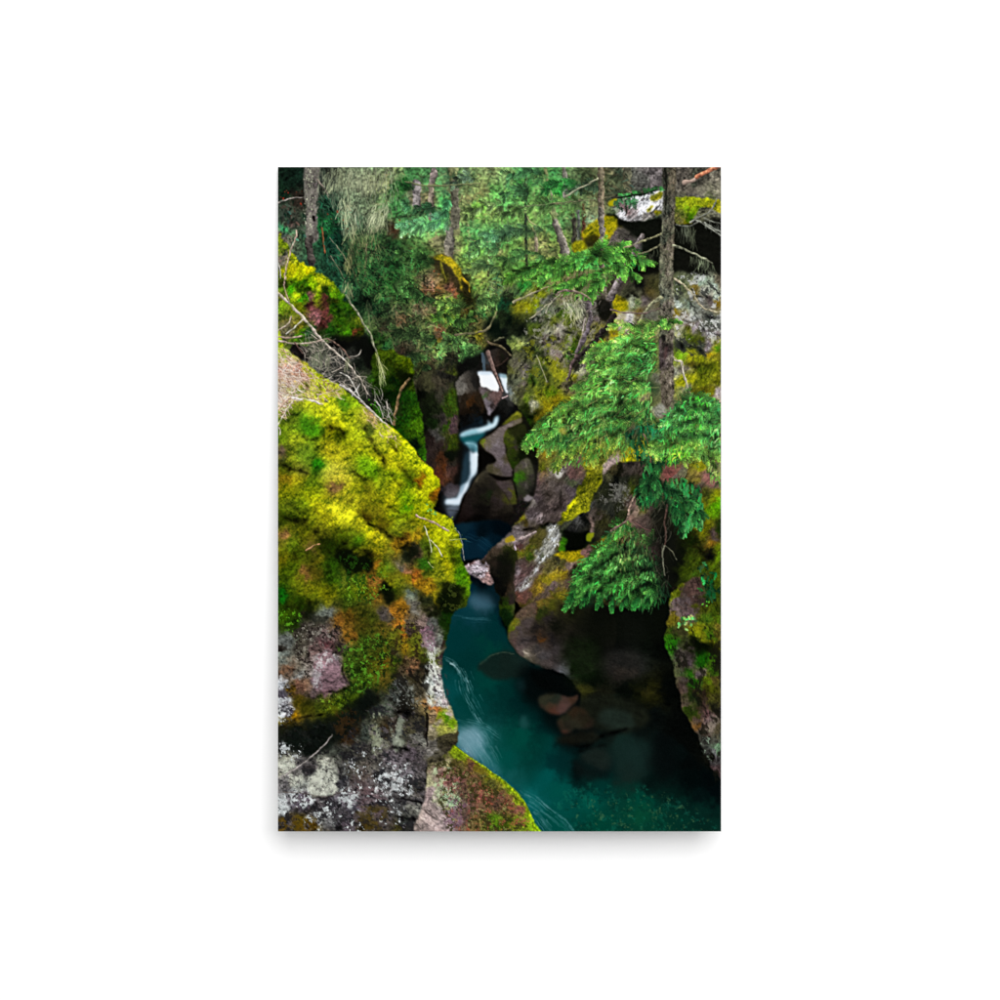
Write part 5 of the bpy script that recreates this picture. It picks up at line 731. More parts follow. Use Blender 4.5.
# ---- 10. left foreground: dome of moss
DOME = pp("""282 350 150 170 20;284 356 90 140 10;290 362 210 190 170;282 368 200 150 130;296 370 190 130 110;290 378 190 160 140;305 380 180 140 120;312 372 150 160 30;320 380 150 170 20;300 390 150 150 80;312 390 150 150 70;330 388 150 160 30;284 388 160 140 100;340 392 160 160 60;
282 395 200 185 170;300 396 130 140 40;310 397 190 195 40;325 400 190 190 30;335 395 150 160 30;345 400 60 120 20;350 395 110 150 20;290 415 90 110 30;305 425 50 120 20;315 430 60 160 20;318 418 150 160 30;325 415 170 170 20;335 412 190 190 40;340 425 170 165 20;340 433 60 80 0;350 420 170 180 30;328 432 150 130 10;283 440 90 130 20;295 440 150 160 40;282 452 110 90 70;290 455 120 130 30;305 455 90 130 40;325 450 170 150 30;340 455 160 150 30;355 445 150 150 20;360 435 160 175 30;370 430 60 80 30;378 435 170 170 60;385 445 190 195 50;375 415 200 150 120;380 412 60 120 20;285 465 60 80 10;300 470 110 110 50;318 465 20 120 10;330 470 180 170 80;340 475 190 170 70;335 488 120 90 50;365 465 120 190 20;370 472 90 160 10;355 485 150 150 20;370 485 120 110 20;380 480 150 170 30;285 480 150 120 20;300 478 150 130 20;310 483 90 130 20;285 493 140 140 10;310 495 140 150 10;345 495 170 160 40;
392 425 210 220 20;400 440 215 220 10;392 445 90 100 10;395 455 190 180 20;405 460 190 190 20;410 452 220 225 30;400 466 200 190 20;405 470 70 90 10;395 477 90 130 10;412 482 60 130 10;418 482 130 80 10;425 465 220 225 20;430 475 215 215 10;435 485 190 200 10;395 487 190 180 20;415 492 190 190 20;425 490 180 190 10;436 495 110 70 10;385 460 180 170 20;375 455 170 160 20;
285 505 110 130 30;300 505 100 130 20;320 505 180 170 20;335 508 210 195 40;345 515 210 200 40;330 518 180 170 20;310 518 130 140 20;285 518 40 60 5;300 522 60 70 10;290 530 110 110 20;305 535 90 90 10;360 522 190 180 30;370 530 200 185 20;380 538 200 180 30;375 512 110 100 20;385 508 170 160 20;365 517 60 50 5;382 527 80 70 10;325 533 100 100 20;340 537 50 70 5;355 535 90 110 20;360 542 40 110 10;330 545 30 50 5;350 557 8 15 2;340 555 10 15 2;365 562 10 18 2;360 552 120 110 20;378 550 170 150 20;375 565 130 90 20;375 580 120 80 30;375 595 140 100 20;285 537 150 110 60;290 545 90 130 20;310 545 110 90 40;300 555 70 90 10;318 560 130 110 20;318 572 110 90 20;285 560 130 110 10;290 570 80 110 10;305 575 130 90 40;330 565 30 90 10;332 580 40 100 10;345 580 90 100 40;355 580 60 100 20;358 588 110 120 20;350 600 60 110 10;365 597 100 110 20;300 583 140 140 20;310 590 150 130 20;325 595 160 140 10;315 597 130 140 20;282 595 10 110 10;290 603 60 80 10;300 603 30 60 5;385 570 90 140 20;387 590 10 20 5;
392 505 200 180 10;405 500 120 180 10;407 508 60 130 5;415 510 190 190 10;425 505 180 190 10;395 515 170 190 20;395 530 150 150 10;400 525 170 150 10;410 527 190 160 10;415 535 190 140 10;405 540 170 110 10;402 538 70 40 5;400 545 190 130 10;412 550 40 35 20;407 555 50 50 30;419 556 120 80 60;425 565 40 110 10;425 545 70 110 10;435 535 180 180 10;445 530 180 190 20;445 545 200 195 20;440 555 190 180 10;450 550 90 110 10;457 545 190 190 20;455 555 80 120 10;445 570 180 160 10;435 570 190 170 10;440 578 200 170 10;450 575 190 180 20;460 570 60 130 10;465 580 100 160 10;468 585 110 170 20;460 585 50 110 10;400 568 120 100 80;405 572 180 100 50;415 575 180 90 20;405 580 180 140 10;420 582 170 110 10;430 590 190 130 10;437 595 190 150 10;395 575 130 110 10;393 590 30 60 5;395 585 160 150 10;410 595 110 115 100;400 605 150 100 10;415 605 120 115 100;428 600 40 45 20;445 595 10 40 5;455 595 40 45 15;465 590 50 110 10;462 605 60 80 20;445 605 10 15 5;
285 617 60 110 10;293 625 30 70 5;305 615 30 30 15;325 613 110 115 105;320 620 60 60 50;300 630 60 55 45;285 640 110 115 110;282 655 140 150 140;280 650 30 25 20;310 635 90 80 70;325 635 140 110 100;327 643 130 70 70;305 650 90 85 70;315 650 130 95 85;335 648 80 60 50;340 620 140 90 20;350 615 110 80 10;352 635 150 100 20;360 625 80 70 10;370 620 60 80 10;385 615 90 80 70;382 630 120 100 20;378 640 60 80 20;365 645 60 110 20;385 650 110 110 10;350 660 60 110 20;355 670 40 80 10;365 680 60 120 10;375 670 110 110 10;385 665 140 100 10;385 680 110 90 20;328 658 210 200 195;322 660 170 150 140;325 670 170 125 125;335 670 165 115 120;318 675 190 180 170;330 680 165 110 115;340 682 160 110 115;325 688 140 90 90;315 690 120 90 80;300 675 170 170 160;296 670 150 140 120;290 670 150 100 60;305 683 190 130 80;300 685 170 100 60;292 690 110 80 10;300 700 90 75 10;295 715 150 110 10;310 705 60 60 10;320 705 60 80 20;330 710 90 100 20;343 700 90 130 10;345 690 60 90 10;280 685 200 205 210;282 695 90 85 95;284 705 150 150 155;282 715 200 205 205;290 712 60 55 65;355 695 70 110 10;370 697 30 30 20;365 705 10 12 8;355 715 30 35 28;375 710 60 70 55;385 710 90 100 85;
395 612 190 120 20;400 625 200 120 20;405 635 190 110 20;412 620 110 90 60;420 620 140 110 90;412 630 60 45 35;425 630 140 90 100;428 645 150 110 115;432 625 90 95 85;438 640 110 115 105;432 645 200 205 190;435 655 180 185 165;441 645 50 40 30;395 635 90 120 20;415 640 110 130 20;405 648 170 130 10;418 650 120 120 10;395 655 70 70 40;410 660 110 80 40;425 660 60 80 10;434 660 110 150 10;392 665 60 120 10;413 667 160 100 50;400 672 90 70 40;415 680 50 45 25;425 670 25 22 15;400 685 90 95 90;410 695 100 105 95;420 690 60 55 40;432 680 190 200 195;437 670 180 180 170;440 675 110 85 100;430 695 200 205 185;438 695 190 190 190;445 705 180 165 160;426 700 140 100 50;435 708 190 110 50;425 712 140 115 70;438 715 110 140 10;445 718 60 110 10;450 715 190 170 150;395 700 60 65 60;405 712 10 10 8;412 720 70 65 50;445 625 16 40 6;450 615 10 50 6;448 640 20 60 8;436 612 20 24 10;444 660 60 44 40;
295 735 15 22 18;310 745 10 12 10;340 730 25 25 15;350 735 50 30 10;365 735 70 80 70;375 735 140 145 115;380 740 110 110 95;385 730 60 45 20;285 750 70 70 65;335 750 70 75 65;350 748 80 80 70;365 750 80 75 70;290 760 175 175 155;283 765 180 180 160;300 765 100 95 95;308 768 60 55 55;315 775 180 180 165;326 765 190 190 170;328 772 195 200 180;320 785 215 220 210;312 790 220 225 215;300 785 170 175 165;295 780 175 175 160;285 785 130 125 125;340 770 90 90 85;345 780 60 60 65;355 770 110 105 90;365 775 120 100 85;360 785 110 85 80;375 770 110 105 95;382 775 60 60 65;387 785 120 115 115;290 798 140 135 140;282 805 220 225 225;300 800 110 95 110;310 798 100 85 95;325 800 70 60 60;332 803 150 140 150;350 800 150 145 150;352 808 80 75 85;365 800 140 105 100;375 800 120 95 95;370 815 90 75 40;380 815 110 85 80;385 820 90 80 75;285 820 90 70 40;300 826 110 85 10;312 828 90 65 10;320 820 130 130 125;330 818 140 140 140;340 820 70 65 70;348 825 120 100 110;360 815 110 95 95;365 828 70 55 20;340 829 30 30 30;290 725 110 86 14;320 735 12 18 14;
392 725 80 65 50;398 735 150 155 140;405 740 80 80 65;412 730 90 85 60;420 735 140 140 130;427 730 20 15 10;400 747 30 28 28;395 757 150 135 140;410 755 110 95 100;420 760 100 90 90;392 775 190 185 185;405 775 150 140 145;397 785 200 200 200;415 785 90 85 80;420 795 80 75 65;400 795 80 75 75;395 805 90 90 90;410 805 120 120 110;415 812 130 130 120;405 822 70 75 70;415 825 90 85 80;400 828 90 80 30;435 725 180 165 130;447 728 130 130 50;452 722 110 150 10;440 735 60 55 35;450 738 70 65 40;430 748 110 105 100;445 752 60 55 40;435 757 80 75 60""")
DTOP = [(268, 336), (284, 346), (298, 357), (310, 365), (322, 375), (335, 383), (348, 392), (362, 404), (376, 415), (389, 424), (400, 434), (410, 445), (420, 457), (431, 468), (438, 479), (440, 490), (437, 500), (434, 508), (443, 514), (452, 520), (457, 532), (461, 545), (461, 556), (465, 568), (470, 582), (470, 594), (464, 607)]
DRIGHT = [(454, 611), (450, 628), (446, 645), (443, 660), (441, 676), (444, 692), (449, 702), (453, 714), (456, 731), (453, 745), (448, 758), (428, 765), (425, 800), (424, 845), (268, 845)]
sl, m = region(DTOP + DRIGHT, .6, .9, 6, 70)
x, y = GX[sl], GY[sl]
base = idw(x, y, DOME, 2.0, 2.4, 8.0, 70)
mossy = np.clip((base[..., 1] - base[..., 2] - 18) / 45.0, 0, 1) * np.clip((base[..., 1] * 1.35 - base[..., 0]) / 25.0, 0, 1)
mossy = blur(mossy.astype(np.float32), 1.5)[..., None]
sm = np.stack([blur(base[..., k], 7.0) for k in range(3)], -1)
ml = (base * np.array([.3, .59, .11], np.float32)).sum(-1, keepdims=True)
olive = ml * np.array([1.10, 1.07, .14], np.float32)                      # one velvet hue, the patches only tint it
lit_ = np.clip(1.10 - (y - 400) / 200 * .22, .84, 1.1)[..., None]
base = base * (1 - mossy) + (base * .24 + sm * .44 + olive * .32) * np.array([.92, .95, .8], np.float32) * lit_ * mossy
put(sl, m, moss_tex(x, y, base, 71, .95) * mossy + rock_tex(x, y, base, 75, 1.15, .6, 1.6) * (1 - mossy))
MOSSD = [(278, 395), (310, 388), (345, 396), (378, 416), (410, 446), (436, 480), (438, 508), (454, 524), (462, 560), (470, 590), (450, 590), (436, 598), (404, 585), (380, 545), (345, 545), (330, 560), (325, 600), (278, 622)]
stipple(MOSSD, 9000, 72, .8, 2.4, .95, .6, .72, 1.26, 6)
stipple([(345, 575), (385, 560), (390, 610), (435, 640), (435, 668), (395, 700), (350, 712), (338, 690), (345, 640)], 1900, 73, .7, 2.0, 1.5, .8, .6, 1.45, 9)
# creases and lit folds of the moss
for i, (pth, w, am) in enumerate((([(302, 393), (318, 399), (334, 410), (346, 426), (356, 442)], 5, .16), ([(356, 418), (365, 431), (373, 443), (382, 458), (388, 470)], 2.2, -.6), ([(366, 412), (380, 428), (392, 442), (404, 458)], 4, .12), ([(277, 463), (288, 468), (300, 470), (310, 476)], 2.6, -.6), ([(277, 472), (290, 476), (304, 484), (318, 494)], 6, .16),
        ([(277, 513), (292, 518), (308, 525), (322, 537), (334, 549)], 4.0, -.55), ([(300, 494), (320, 503), (344, 515), (364, 526), (384, 541), (394, 556)], 6, .22), ([(360, 514), (371, 523), (384, 532), (396, 540)], 2.4, -.6), ([(334, 464), (344, 480), (354, 495), (362, 506)], 6, .14), ([(326, 428), (336, 428), (342, 434), (342, 440)], 2.6, -.6), ([(300, 436), (312, 440), (322, 436), (324, 424)], 2.2, -.45), ([(350, 470), (362, 478), (374, 479)], 2.2, -.5), ([(391, 442), (398, 449), (404, 452)], 2.2, -.5), ([(396, 464), (405, 471), (413, 484), (420, 489)], 2.6, -.5), ([(388, 474), (396, 480), (402, 490)], 2.2, -.4), ([(414, 448), (424, 462), (432, 474)], 3.5, .14),
        ([(378, 500), (390, 508), (404, 516), (416, 524)], 2.4, -.4), ([(394, 520), (402, 516), (412, 516)], 2.0, -.35), ([(402, 536), (406, 543), (400, 550)], 2.2, -.6), ([(424, 538), (428, 552), (426, 566)], 2.4, -.4), ([(447, 538), (452, 552), (454, 566)], 2.4, -.45), ([(434, 528), (444, 545), (450, 566)], 4, .12), ([(326, 540), (340, 541), (354, 547), (368, 552), (382, 560)], 3.2, -.55), ([(306, 546), (312, 560), (308, 575)], 3, -.35), ([(326, 560), (330, 578), (326, 596)], 3, -.4), ([(277, 545), (290, 552), (300, 562)], 3, -.3), ([(278, 603), (292, 608), (304, 604), (322, 602)], 3, -.5), ([(345, 505), (352, 500), (350, 492)], 2.4, -.3), ([(310, 508), (324, 516), (338, 522)], 3, -.2), ([(283, 500), (300, 510), (312, 512)], 3, -.25))): fold(pth, w, am, 60 + i * 2 % 30)
for q, a, f in (([(335, 550), (345, 548), (356, 553), (368, 558), (373, 565), (364, 570), (356, 570), (349, 574), (342, 566)], .95, .8), ([(382, 584), (389, 580), (391, 600), (385, 606)], .85, .8), ([(403, 549), (411, 546), (420, 552), (417, 560), (408, 563)], .7, .9), ([(441, 586), (450, 583), (462, 589), (461, 600), (450, 612), (440, 608)], .85, 1.0), ([(306, 606), (314, 603), (312, 614), (305, 622)], .6, 1)): patch(q, (8, 13, 4), a, f, 3.0, 4, 76)
lichen([(340, 556), (372, 562), (376, 600), (344, 600)], (30, 64, 12), 4, .3, 79, .8); lichen([(436, 584), (464, 586), (462, 606), (444, 612)], (60, 70, 24), 5, .6, 78, .7)
for q, c, a in (([(313, 460), (322, 460), (323, 467), (316, 470)], (30, 116, 10), .7), ([(359, 461), (368, 461), (375, 471), (372, 477), (364, 472)], (112, 160, 16), .6), ([(300, 422), (318, 416), (322, 428), (312, 437), (304, 432)], (64, 136, 16), .5), ([(278, 588), (286, 592), (284, 602), (278, 600)], (16, 104, 14), .7), ([(336, 398), (344, 396), (348, 408), (342, 412), (338, 404)], (44, 104, 14), .5), ([(404, 504), (411, 506), (410, 512), (405, 511)], (60, 130, 8), .7), ([(458, 566), (466, 572), (470, 586), (462, 586), (455, 578)], (66, 136, 12), .5), ([(420, 562), (428, 560), (430, 568), (422, 570)], (40, 100, 10), .6), ([(372, 404), (380, 410), (384, 420), (376, 416)], (60, 130, 16), .6)): patch(q, c, a, 1.0, 1.8, 4, 77, 'moss', 1.3)
tone([(388, 530), (420, 525), (446, 580), (440, 602), (395, 588)], .10, (.84, .92, .9), 3); tone([(277, 560), (330, 560), (326, 604), (277, 624)], 0, (.86, .92, .9), 6)
# leaflets in the hollow and on the rock face
lichen([(352, 574), (374, 576), (378, 600), (345, 605), (342, 588)], (116, 160, 36), 3.2, .7, 78, .85); lichen([(378, 565), (389, 568), (388, 590), (380, 588)], (100, 150, 36), 3.2, .6, 79, .85)
lichen([(340, 652), (352, 640), (380, 634), (390, 655), (374, 690), (350, 694)], (88, 160, 26), 3.2, .45, 80, .85); lichen([(338, 640), (392, 630), (395, 690), (345, 700)], (18, 40, 8), 4, .45, 81, .8); lichen([(278, 611), (298, 611), (296, 632), (284, 628)], (92, 160, 28), 3.2, .55, 82, .85); lichen([(318, 697), (345, 690), (346, 706), (328, 714)], (116, 150, 36), 3.2, .6, 83, .85); lichen([(318, 695), (347, 690), (346, 710), (320, 712)], (20, 34, 10), 4, .35, 84, .75); lichen([(392, 618), (426, 636), (422, 656), (392, 650)], (128, 140, 22), 3.4, .5, 85, .8); lichen([(390, 612), (426, 620), (424, 665), (392, 672)], (46, 34, 16), 4, .5, 86, .8)
specks([(424, 505), (436, 512), (440, 518), (430, 514)], 14, 84, (100, 170, 80), .6, 2.0, .25, .8); specks([(446, 516), (456, 524), (462, 545), (456, 545)], 14, 85, (140, 160, 50), .4, 1.4, .2, .7)
# rock faces
ROCKF = [(277, 732), (300, 724), (345, 722), (362, 706), (378, 704), (396, 706), (424, 716), (426, 760), (424, 845), (277, 845)]
tone(ROCKF, .12, (.80, .80, .80), 4); tone([(278, 625), (330, 615), (345, 650), (318, 690), (300, 700), (278, 680)], .05, (.86, .86, .86), 3)
lichen(ROCKF, (30, 30, 33), 10, .25, 90, .75, .5, 1.6, .5); lichen(ROCKF, (26, 25, 27), 4, .65, 91, .75, .4); lichen(ROCKF, (120, 112, 112), 5, .75, 92, .5, .4, 1.6, .6)
lichen([(296, 630), (340, 626), (338, 655), (318, 660), (304, 680)], (34, 28, 24), 4, .25, 93, .85, .3); lichen([(292, 630), (330, 622), (330, 652), (300, 672)], (156, 150, 136), 4, .85, 94, .7)
patch([(312, 672), (318, 656), (327, 650), (336, 658), (341, 672), (348, 684), (338, 690), (326, 691), (316, 692), (312, 682)], (158, 112, 114), .8, .7, 1.6, 5, 95, 'rock', 1.2, ang=.2)
lichen([(314, 668), (320, 654), (330, 651), (338, 662), (326, 668), (320, 690), (312, 690)], (206, 198, 190), 5, -.1, 96, .8, .5); fold([(316, 693), (328, 692), (340, 691), (349, 685)], 1.6, -.75, 3); fold([(341, 664), (344, 674), (349, 684)], 1.4, -.6, 4); fold([(324, 680), (332, 682), (338, 678)], 1.2, -.35, 5)
lichen([(277, 675), (286, 682), (294, 714), (277, 726)], (200, 204, 206), 7, .2, 97, .85); lichen([(277, 680), (290, 686), (294, 716), (277, 724)], (40, 38, 44), 5, .4, 98, .8)
tone([(332, 605), (430, 600), (432, 670), (390, 700), (340, 700), (300, 700), (285, 690), (290, 665), (312, 670), (335, 650)], .12, (.88, .88, .9), 3)
# underside of the mossy ledge
for i, (q, a) in enumerate((([(276, 731), (292, 724), (306, 720), (322, 716), (340, 712), (352, 702), (362, 694), (376, 697), (370, 708), (356, 722), (342, 740), (322, 752), (304, 756), (284, 746), (276, 744)], .8), ([(356, 700), (366, 694), (376, 698), (370, 708), (358, 714)], .6))): patch(q, (11, 16, 12), a, 1.6, 3.4, 6, 98 + i, 'rock', 1.0)
lichen([(335, 714), (356, 712), (356, 742), (338, 740)], (58, 38, 16), 8, -.2, 99, .7, .5)
fold([(277, 728), (296, 720), (314, 715), (332, 713)], 1.6, -.7, 8)
lichen([(372, 712), (381, 712), (381, 752), (372, 752)], (146, 152, 128), 6, .0, 100, .75, .5, 2.5, 1.57); lichen([(392, 718), (402, 718), (402, 748), (392, 748)], (146, 154, 136), 6, -.1, 101, .75, .5, 2, 1.57)
for k, q in enumerate(([(307, 786), (312, 774), (320, 769), (324, 758), (331, 760), (334, 772), (339, 784), (332, 795), (316, 797), (308, 793)], [(277, 764), (290, 756), (296, 766), (303, 778), (300, 786), (290, 782), (282, 772)])): lichen(q, (196, 199, 184), 9, -.75, 102 + k, .9, .4, var=.10); lichen(q, (90, 88, 84), 3.4, .85, 104 + k, .6)
for k, (q, t, s) in enumerate((([(277, 796), (288, 796), (288, 815), (277, 815)], -.3, 6), ([(290, 790), (312, 792), (312, 806), (290, 806)], .45, 4), ([(340, 788), (356, 790), (356, 808), (342, 806)], .1, 5), ([(316, 806), (334, 802), (334, 828), (318, 826)], .25, 5), ([(380, 765), (412, 765), (412, 795), (380, 795)], .45, 5), ([(392, 776), (404, 776), (404, 790), (392, 790)], -.1, 5), ([(340, 815), (365, 812), (365, 831), (340, 831)], .7, 4), ([(350, 755), (392, 750), (392, 790), (350, 790)], .85, 4), ([(277, 744), (300, 746), (300, 758), (277, 758)], .5, 4), ([(306, 815), (322, 812), (322, 831), (306, 831)], .7, 4), ([(375, 790), (400, 795), (400, 831), (375, 831)], .95, 4))): lichen(q, (206, 212, 212), s, t, 106 + k, .85, .3)
lichen([(355, 790), (382, 790), (382, 812), (358, 812)], (142, 106, 104), 8, .1, 118, .5, .6); lichen([(277, 818), (318, 820), (318, 840), (277, 840)], (96, 72, 14), 8, -.1, 119, .7, .6); lichen([(360, 806), (385, 808), (382, 840), (356, 840)], (82, 66, 22), 8, .0, 120, .6, .6)
for i, (pth, w, am) in enumerate((([(388, 747), (400, 748), (412, 751)], 1.6, -.85), ([(402, 786), (413, 789), (424, 790)], 1.0, -.5), ([(398, 796), (412, 800), (424, 804)], 1.2, -.6), ([(404, 793), (414, 796), (424, 798)], 1.2, .5), ([(404, 806), (414, 809), (422, 812)], 1.4, .45), ([(390, 815), (405, 818), (420, 818)], 1.6, -.6), ([(330, 768), (342, 776), (352, 772)], 2, -.4), ([(290, 808), (306, 812), (318, 806)], 2, -.4), ([(277, 792), (296, 791), (318, 798), (340, 795)], 1.2, -.4), ([(340, 700), (352, 716), (362, 740)], 2, -.3))): fold(pth, w, am, 30 + i)
# right edge of the pillar: white crust, block below
lichen([(428, 640), (436, 642), (443, 690), (452, 712), (446, 712), (430, 702)], (214, 218, 208), 5, -.3, 121, .85, .5, 2.0, 1.3); lichen([(426, 618), (436, 630), (432, 650), (424, 642)], (150, 106, 116), 5, 0, 122, .7); lichen([(432, 660), (442, 664), (448, 704), (434, 700)], (64, 56, 58), 5, .4, 123, .8, .4, 2, 1.2)
lichen([(394, 672), (426, 670), (426, 712), (394, 708)], (22, 20, 16), 6, .1, 124, .8, .5, 2, .9); lichen([(396, 680), (422, 684), (418, 708), (394, 705)], (136, 140, 134), 4, .8, 125, .7)
paint([(428, 738), (440, 735), (457, 731), (454, 745), (448, 757), (436, 760), (427, 758)], pp("432 742 96 92 84;440 740 52 48 32;450 738 60 56 36;430 750 110 106 100;444 750 50 46 34;436 757 70 66 52;452 744 40 36 24"), 'rock', 126, 1.2, ang=.1, feather=.6)
paint([(428, 714), (436, 706), (446, 708), (452, 714), (457, 730), (440, 736), (428, 738)], pp("432 716 150 120 76;435 709 176 106 50;440 716 110 130 20;446 719 70 112 12;450 715 176 160 140;434 726 170 154 120;446 728 130 130 56;452 724 104 140 16;432 733 120 110 80;453 730 150 150 90"), 'rock', 127, 1.2, ang=.3, feather=.6)
line([(426.5, 714), (427, 722), (426.5, 736), (427, 746)], 2.8, 1.4, (12, 9, 8), .1, .95); fold([(392, 711), (408, 713), (424, 716)], 1.8, -.8, 9)
stipple(ROCKF, 1800, 96, .7, 1.8, .6, .8, .6, 1.45, 6)
line([(277, 779), (297, 768), (312, 756), (324, 745), (332, 735)], 1.6, 1.0, (160, 152, 146), .1); line([(278, 792), (300, 793), (325, 797), (345, 790), (352, 783)], 1.0, .8, (96, 84, 76), .1, .7)
# ---- 11. low rock in the foreground
BR = pp("""455 750 140 170 10;462 755 120 150 10;447 762 200 190 120;437 763 140 130 80;440 770 170 130 100;455 765 90 80 30;470 765 120 70 40;480 770 110 100 20;430 780 190 190 140;445 780 170 100 80;460 780 160 90 70;475 780 110 90 40;490 785 90 90 30;430 795 190 160 145;443 792 180 196 150;450 800 160 200 150;465 795 110 80 50;480 800 160 88 72;495 795 110 80 50;430 815 190 165 145;445 820 196 170 154;455 815 150 100 110;465 815 110 80 60;480 810 120 90 60;475 822 120 100 50;495 822 80 120 10;500 800 110 80 60;510 800 120 80 50;520 810 130 80 60;505 825 70 90 10;520 825 110 126 20;530 825 140 186 10;528 810 120 156 10;520 797 120 150 10;510 787 130 170 10;498 775 160 180 10;480 760 150 170 10;435 760 70 66 50""")
BRP = [(428, 758), (440, 757), (450, 750), (454, 745), (470, 757), (485, 767), (500, 778), (515, 790), (523, 800), (529, 810), (534, 822), (540, 845), (421, 845), (424, 800), (427, 775)]
paint(BRP, BR, 'rock', 97, 1.1, ang=.7, warp=.5)
stipple([(450, 755), (500, 782), (528, 815), (530, 831), (455, 831), (445, 775)], 2300, 98, .7, 2.4, .8, .8, .5, 1.55, 13); tone(BRP, .12, (.92, .9, .92), 3); lichen([(440, 765), (520, 800), (525, 840), (455, 840)], (150, 80, 62), 4, .55, 99, .7); lichen([(440, 758), (500, 788), (524, 840), (455, 840), (440, 790)], (48, 48, 20), 4, .25, 100, .8); lichen([(440, 760), (500, 788), (524, 840), (460, 840)], (150, 150, 90), 3.4, .9, 103, .6); lichen([(428, 765), (450, 770), (458, 806), (440, 800)], (180, 200, 160), 5, .35, 101, .75); lichen([(450, 800), (465, 800), (462, 828), (446, 826)], (128, 86, 102), 5, .1, 102, .7)
line([(455, 747), (470, 758.5), (486, 769), (501, 780), (515, 792), (522, 801), (528, 811), (533, 824), (537, 840)], 2.0, 3.4, (128, 156, 18), .45, .6); stipple([(455, 745), (486, 766), (515, 789), (530, 812), (540, 840), (530, 840), (520, 808), (500, 786), (470, 764)], 420, 199, .8, 2.4, .9, .9, .6, 1.45, 8); line([(424, 810), (432, 817)], 1.2, .8, (60, 46, 40)); fold([(426, 762), (440, 760), (450, 752)], 2, -.5, 5)
# ---- 12. twigs and needle litter over the dome
LIT = [(278, 350), (300, 362), (330, 382), (345, 394), (320, 402), (300, 400), (278, 420)]
twigs(LIT, 420, 103, (206, 176, 158), (3, 10), .55, .5, .75, .2); twigs([(278, 355), (300, 368), (300, 395), (278, 410)], 160, 104, (222, 208, 196), (4, 12), .5, .7, .7, .12); twigs(LIT, 120, 105, (110, 70, 50), (2, 7), .6, .9, .6)
twigs([(360, 402), (385, 420), (400, 445), (385, 440), (368, 420)], 60, 106, (212, 176, 156), (3, 9), .8, .4, .7)
twigs([(300, 335), (330, 340), (360, 370), (372, 395), (350, 392), (320, 372), (304, 356)], 170, 107, (156, 146, 134), (5, 16), .75, .9, .7, .25); hang([(306, 342), (325, 342), (330, 362), (314, 362)], 90, 108, (124, 128, 104), (4, 12), .2, .5); twigs([(360, 380), (390, 400), (396, 420), (376, 408)], 30, 109, (170, 164, 156), (6, 14), 1.2, .5, .7)
for k, (q, a, b, c) in enumerate((([(277, 292), (289, 304), (303, 318), (313, 330), (322, 340), (335, 352), (348, 364), (356, 374), (363, 385), (368, 394)], 2.8, 1.4, (186, 174, 160)), ([(346, 295), (350, 303), (358, 313), (363, 323), (369, 332), (374, 346), (379, 360), (383, 372), (384, 379)], 2, 1.4, (146, 148, 126)), ([(277, 337), (290, 338), (303, 336)], 1.8, 1.2, (176, 150, 138)), ([(277, 340), (292, 343), (310, 343), (328, 339)], 1.8, 1.4, (184, 164, 150)), ([(328, 339), (340, 347), (350, 358)], 1.6, 1, (130, 104, 92)), ([(277, 331), (288, 324), (291, 316)], 1.4, 1, (186, 170, 150)), ([(303, 320), (296, 326), (286, 334)], 1.4, 1, (196, 190, 176)), ([(295, 343), (303, 354)], 1.4, 1, (110, 84, 76)), ([(350, 357), (358, 355), (361, 350)], 1.1, .8, (180, 172, 160)), ([(340, 373), (348, 377), (355, 388), (359, 396)], 1.4, 1.2, (190, 186, 176)),
        ([(285.5, 279), (286, 268), (290, 253), (295, 240), (297, 231)], 1.8, 1.3, (196, 170, 152)), ([(280, 278), (279.5, 268), (278, 262)], 1.2, 1, (180, 176, 168)), ([(285, 278), (285, 290), (289, 302)], 1.4, 1.2, (176, 150, 132)), ([(277, 427), (281, 419), (290, 405), (298, 396)], 1.8, 1.4, (206, 192, 172)), ([(279, 428), (280, 434)], 1.4, 1, (206, 192, 172)), ([(277, 410), (290, 397), (300, 383)], 2, 1.4, (216, 184, 164)), ([(340, 385), (354, 394), (367, 407), (378, 417), (386, 425)], 2.2, 1.6, (206, 198, 186)), ([(292, 398), (308, 400), (322, 404)], 2.4, 1.8, (222, 206, 196)), ([(375, 400), (380, 408), (383, 418)], 1, .8, (180, 174, 166)), ([(386, 402), (388, 412), (392, 424)], 1.2, 1, (170, 162, 150)), ([(352, 396), (356, 390), (360, 384)], 1, .8, (206, 200, 190)), ([(416, 516), (426, 520), (438, 525), (448, 531)], 2.4, 1.6, (206, 160, 140)), ([(424, 526), (429, 540), (431, 552)], 1.2, .9, (206, 206, 170)), ([(430, 540), (438, 548), (442, 556)], 1.2, .9, (216, 206, 176)), ([(428, 562), (433, 568)], .9, .7, (186, 190, 120)), ([(454, 529), (460, 535), (463, 552), (464, 560)], .7, .6, (150, 150, 140)), ([(450, 540), (460, 539), (466, 540)], .8, .7, (170, 180, 90)), ([(306, 550), (314, 546), (320, 544)], 1.6, 1.2, (170, 130, 90)))): line(q, a, b, c, .15, 1, k)
hang([(376, 352), (382, 360), (385, 374), (382, 378), (378, 364)], 60, 110, (158, 168, 116), (4, 10), .12, .6, -.25); hang([(342, 280), (352, 280), (352, 292), (346, 292)], 40, 111, (146, 156, 120), (4, 10), .15, .5); hang([(366, 302), (376, 304), (374, 320), (368, 320)], 24, 112, (110, 126, 92), (6, 16), .15, .45); hang([(344, 358), (349, 358), (348, 368), (344, 368)], 20, 113, (146, 150, 116), (4, 9), .15, .55)
specks([(370, 398), (392, 410), (400, 430), (390, 430), (374, 412)], 14, 114, (60, 130, 20), .6, 1.8)
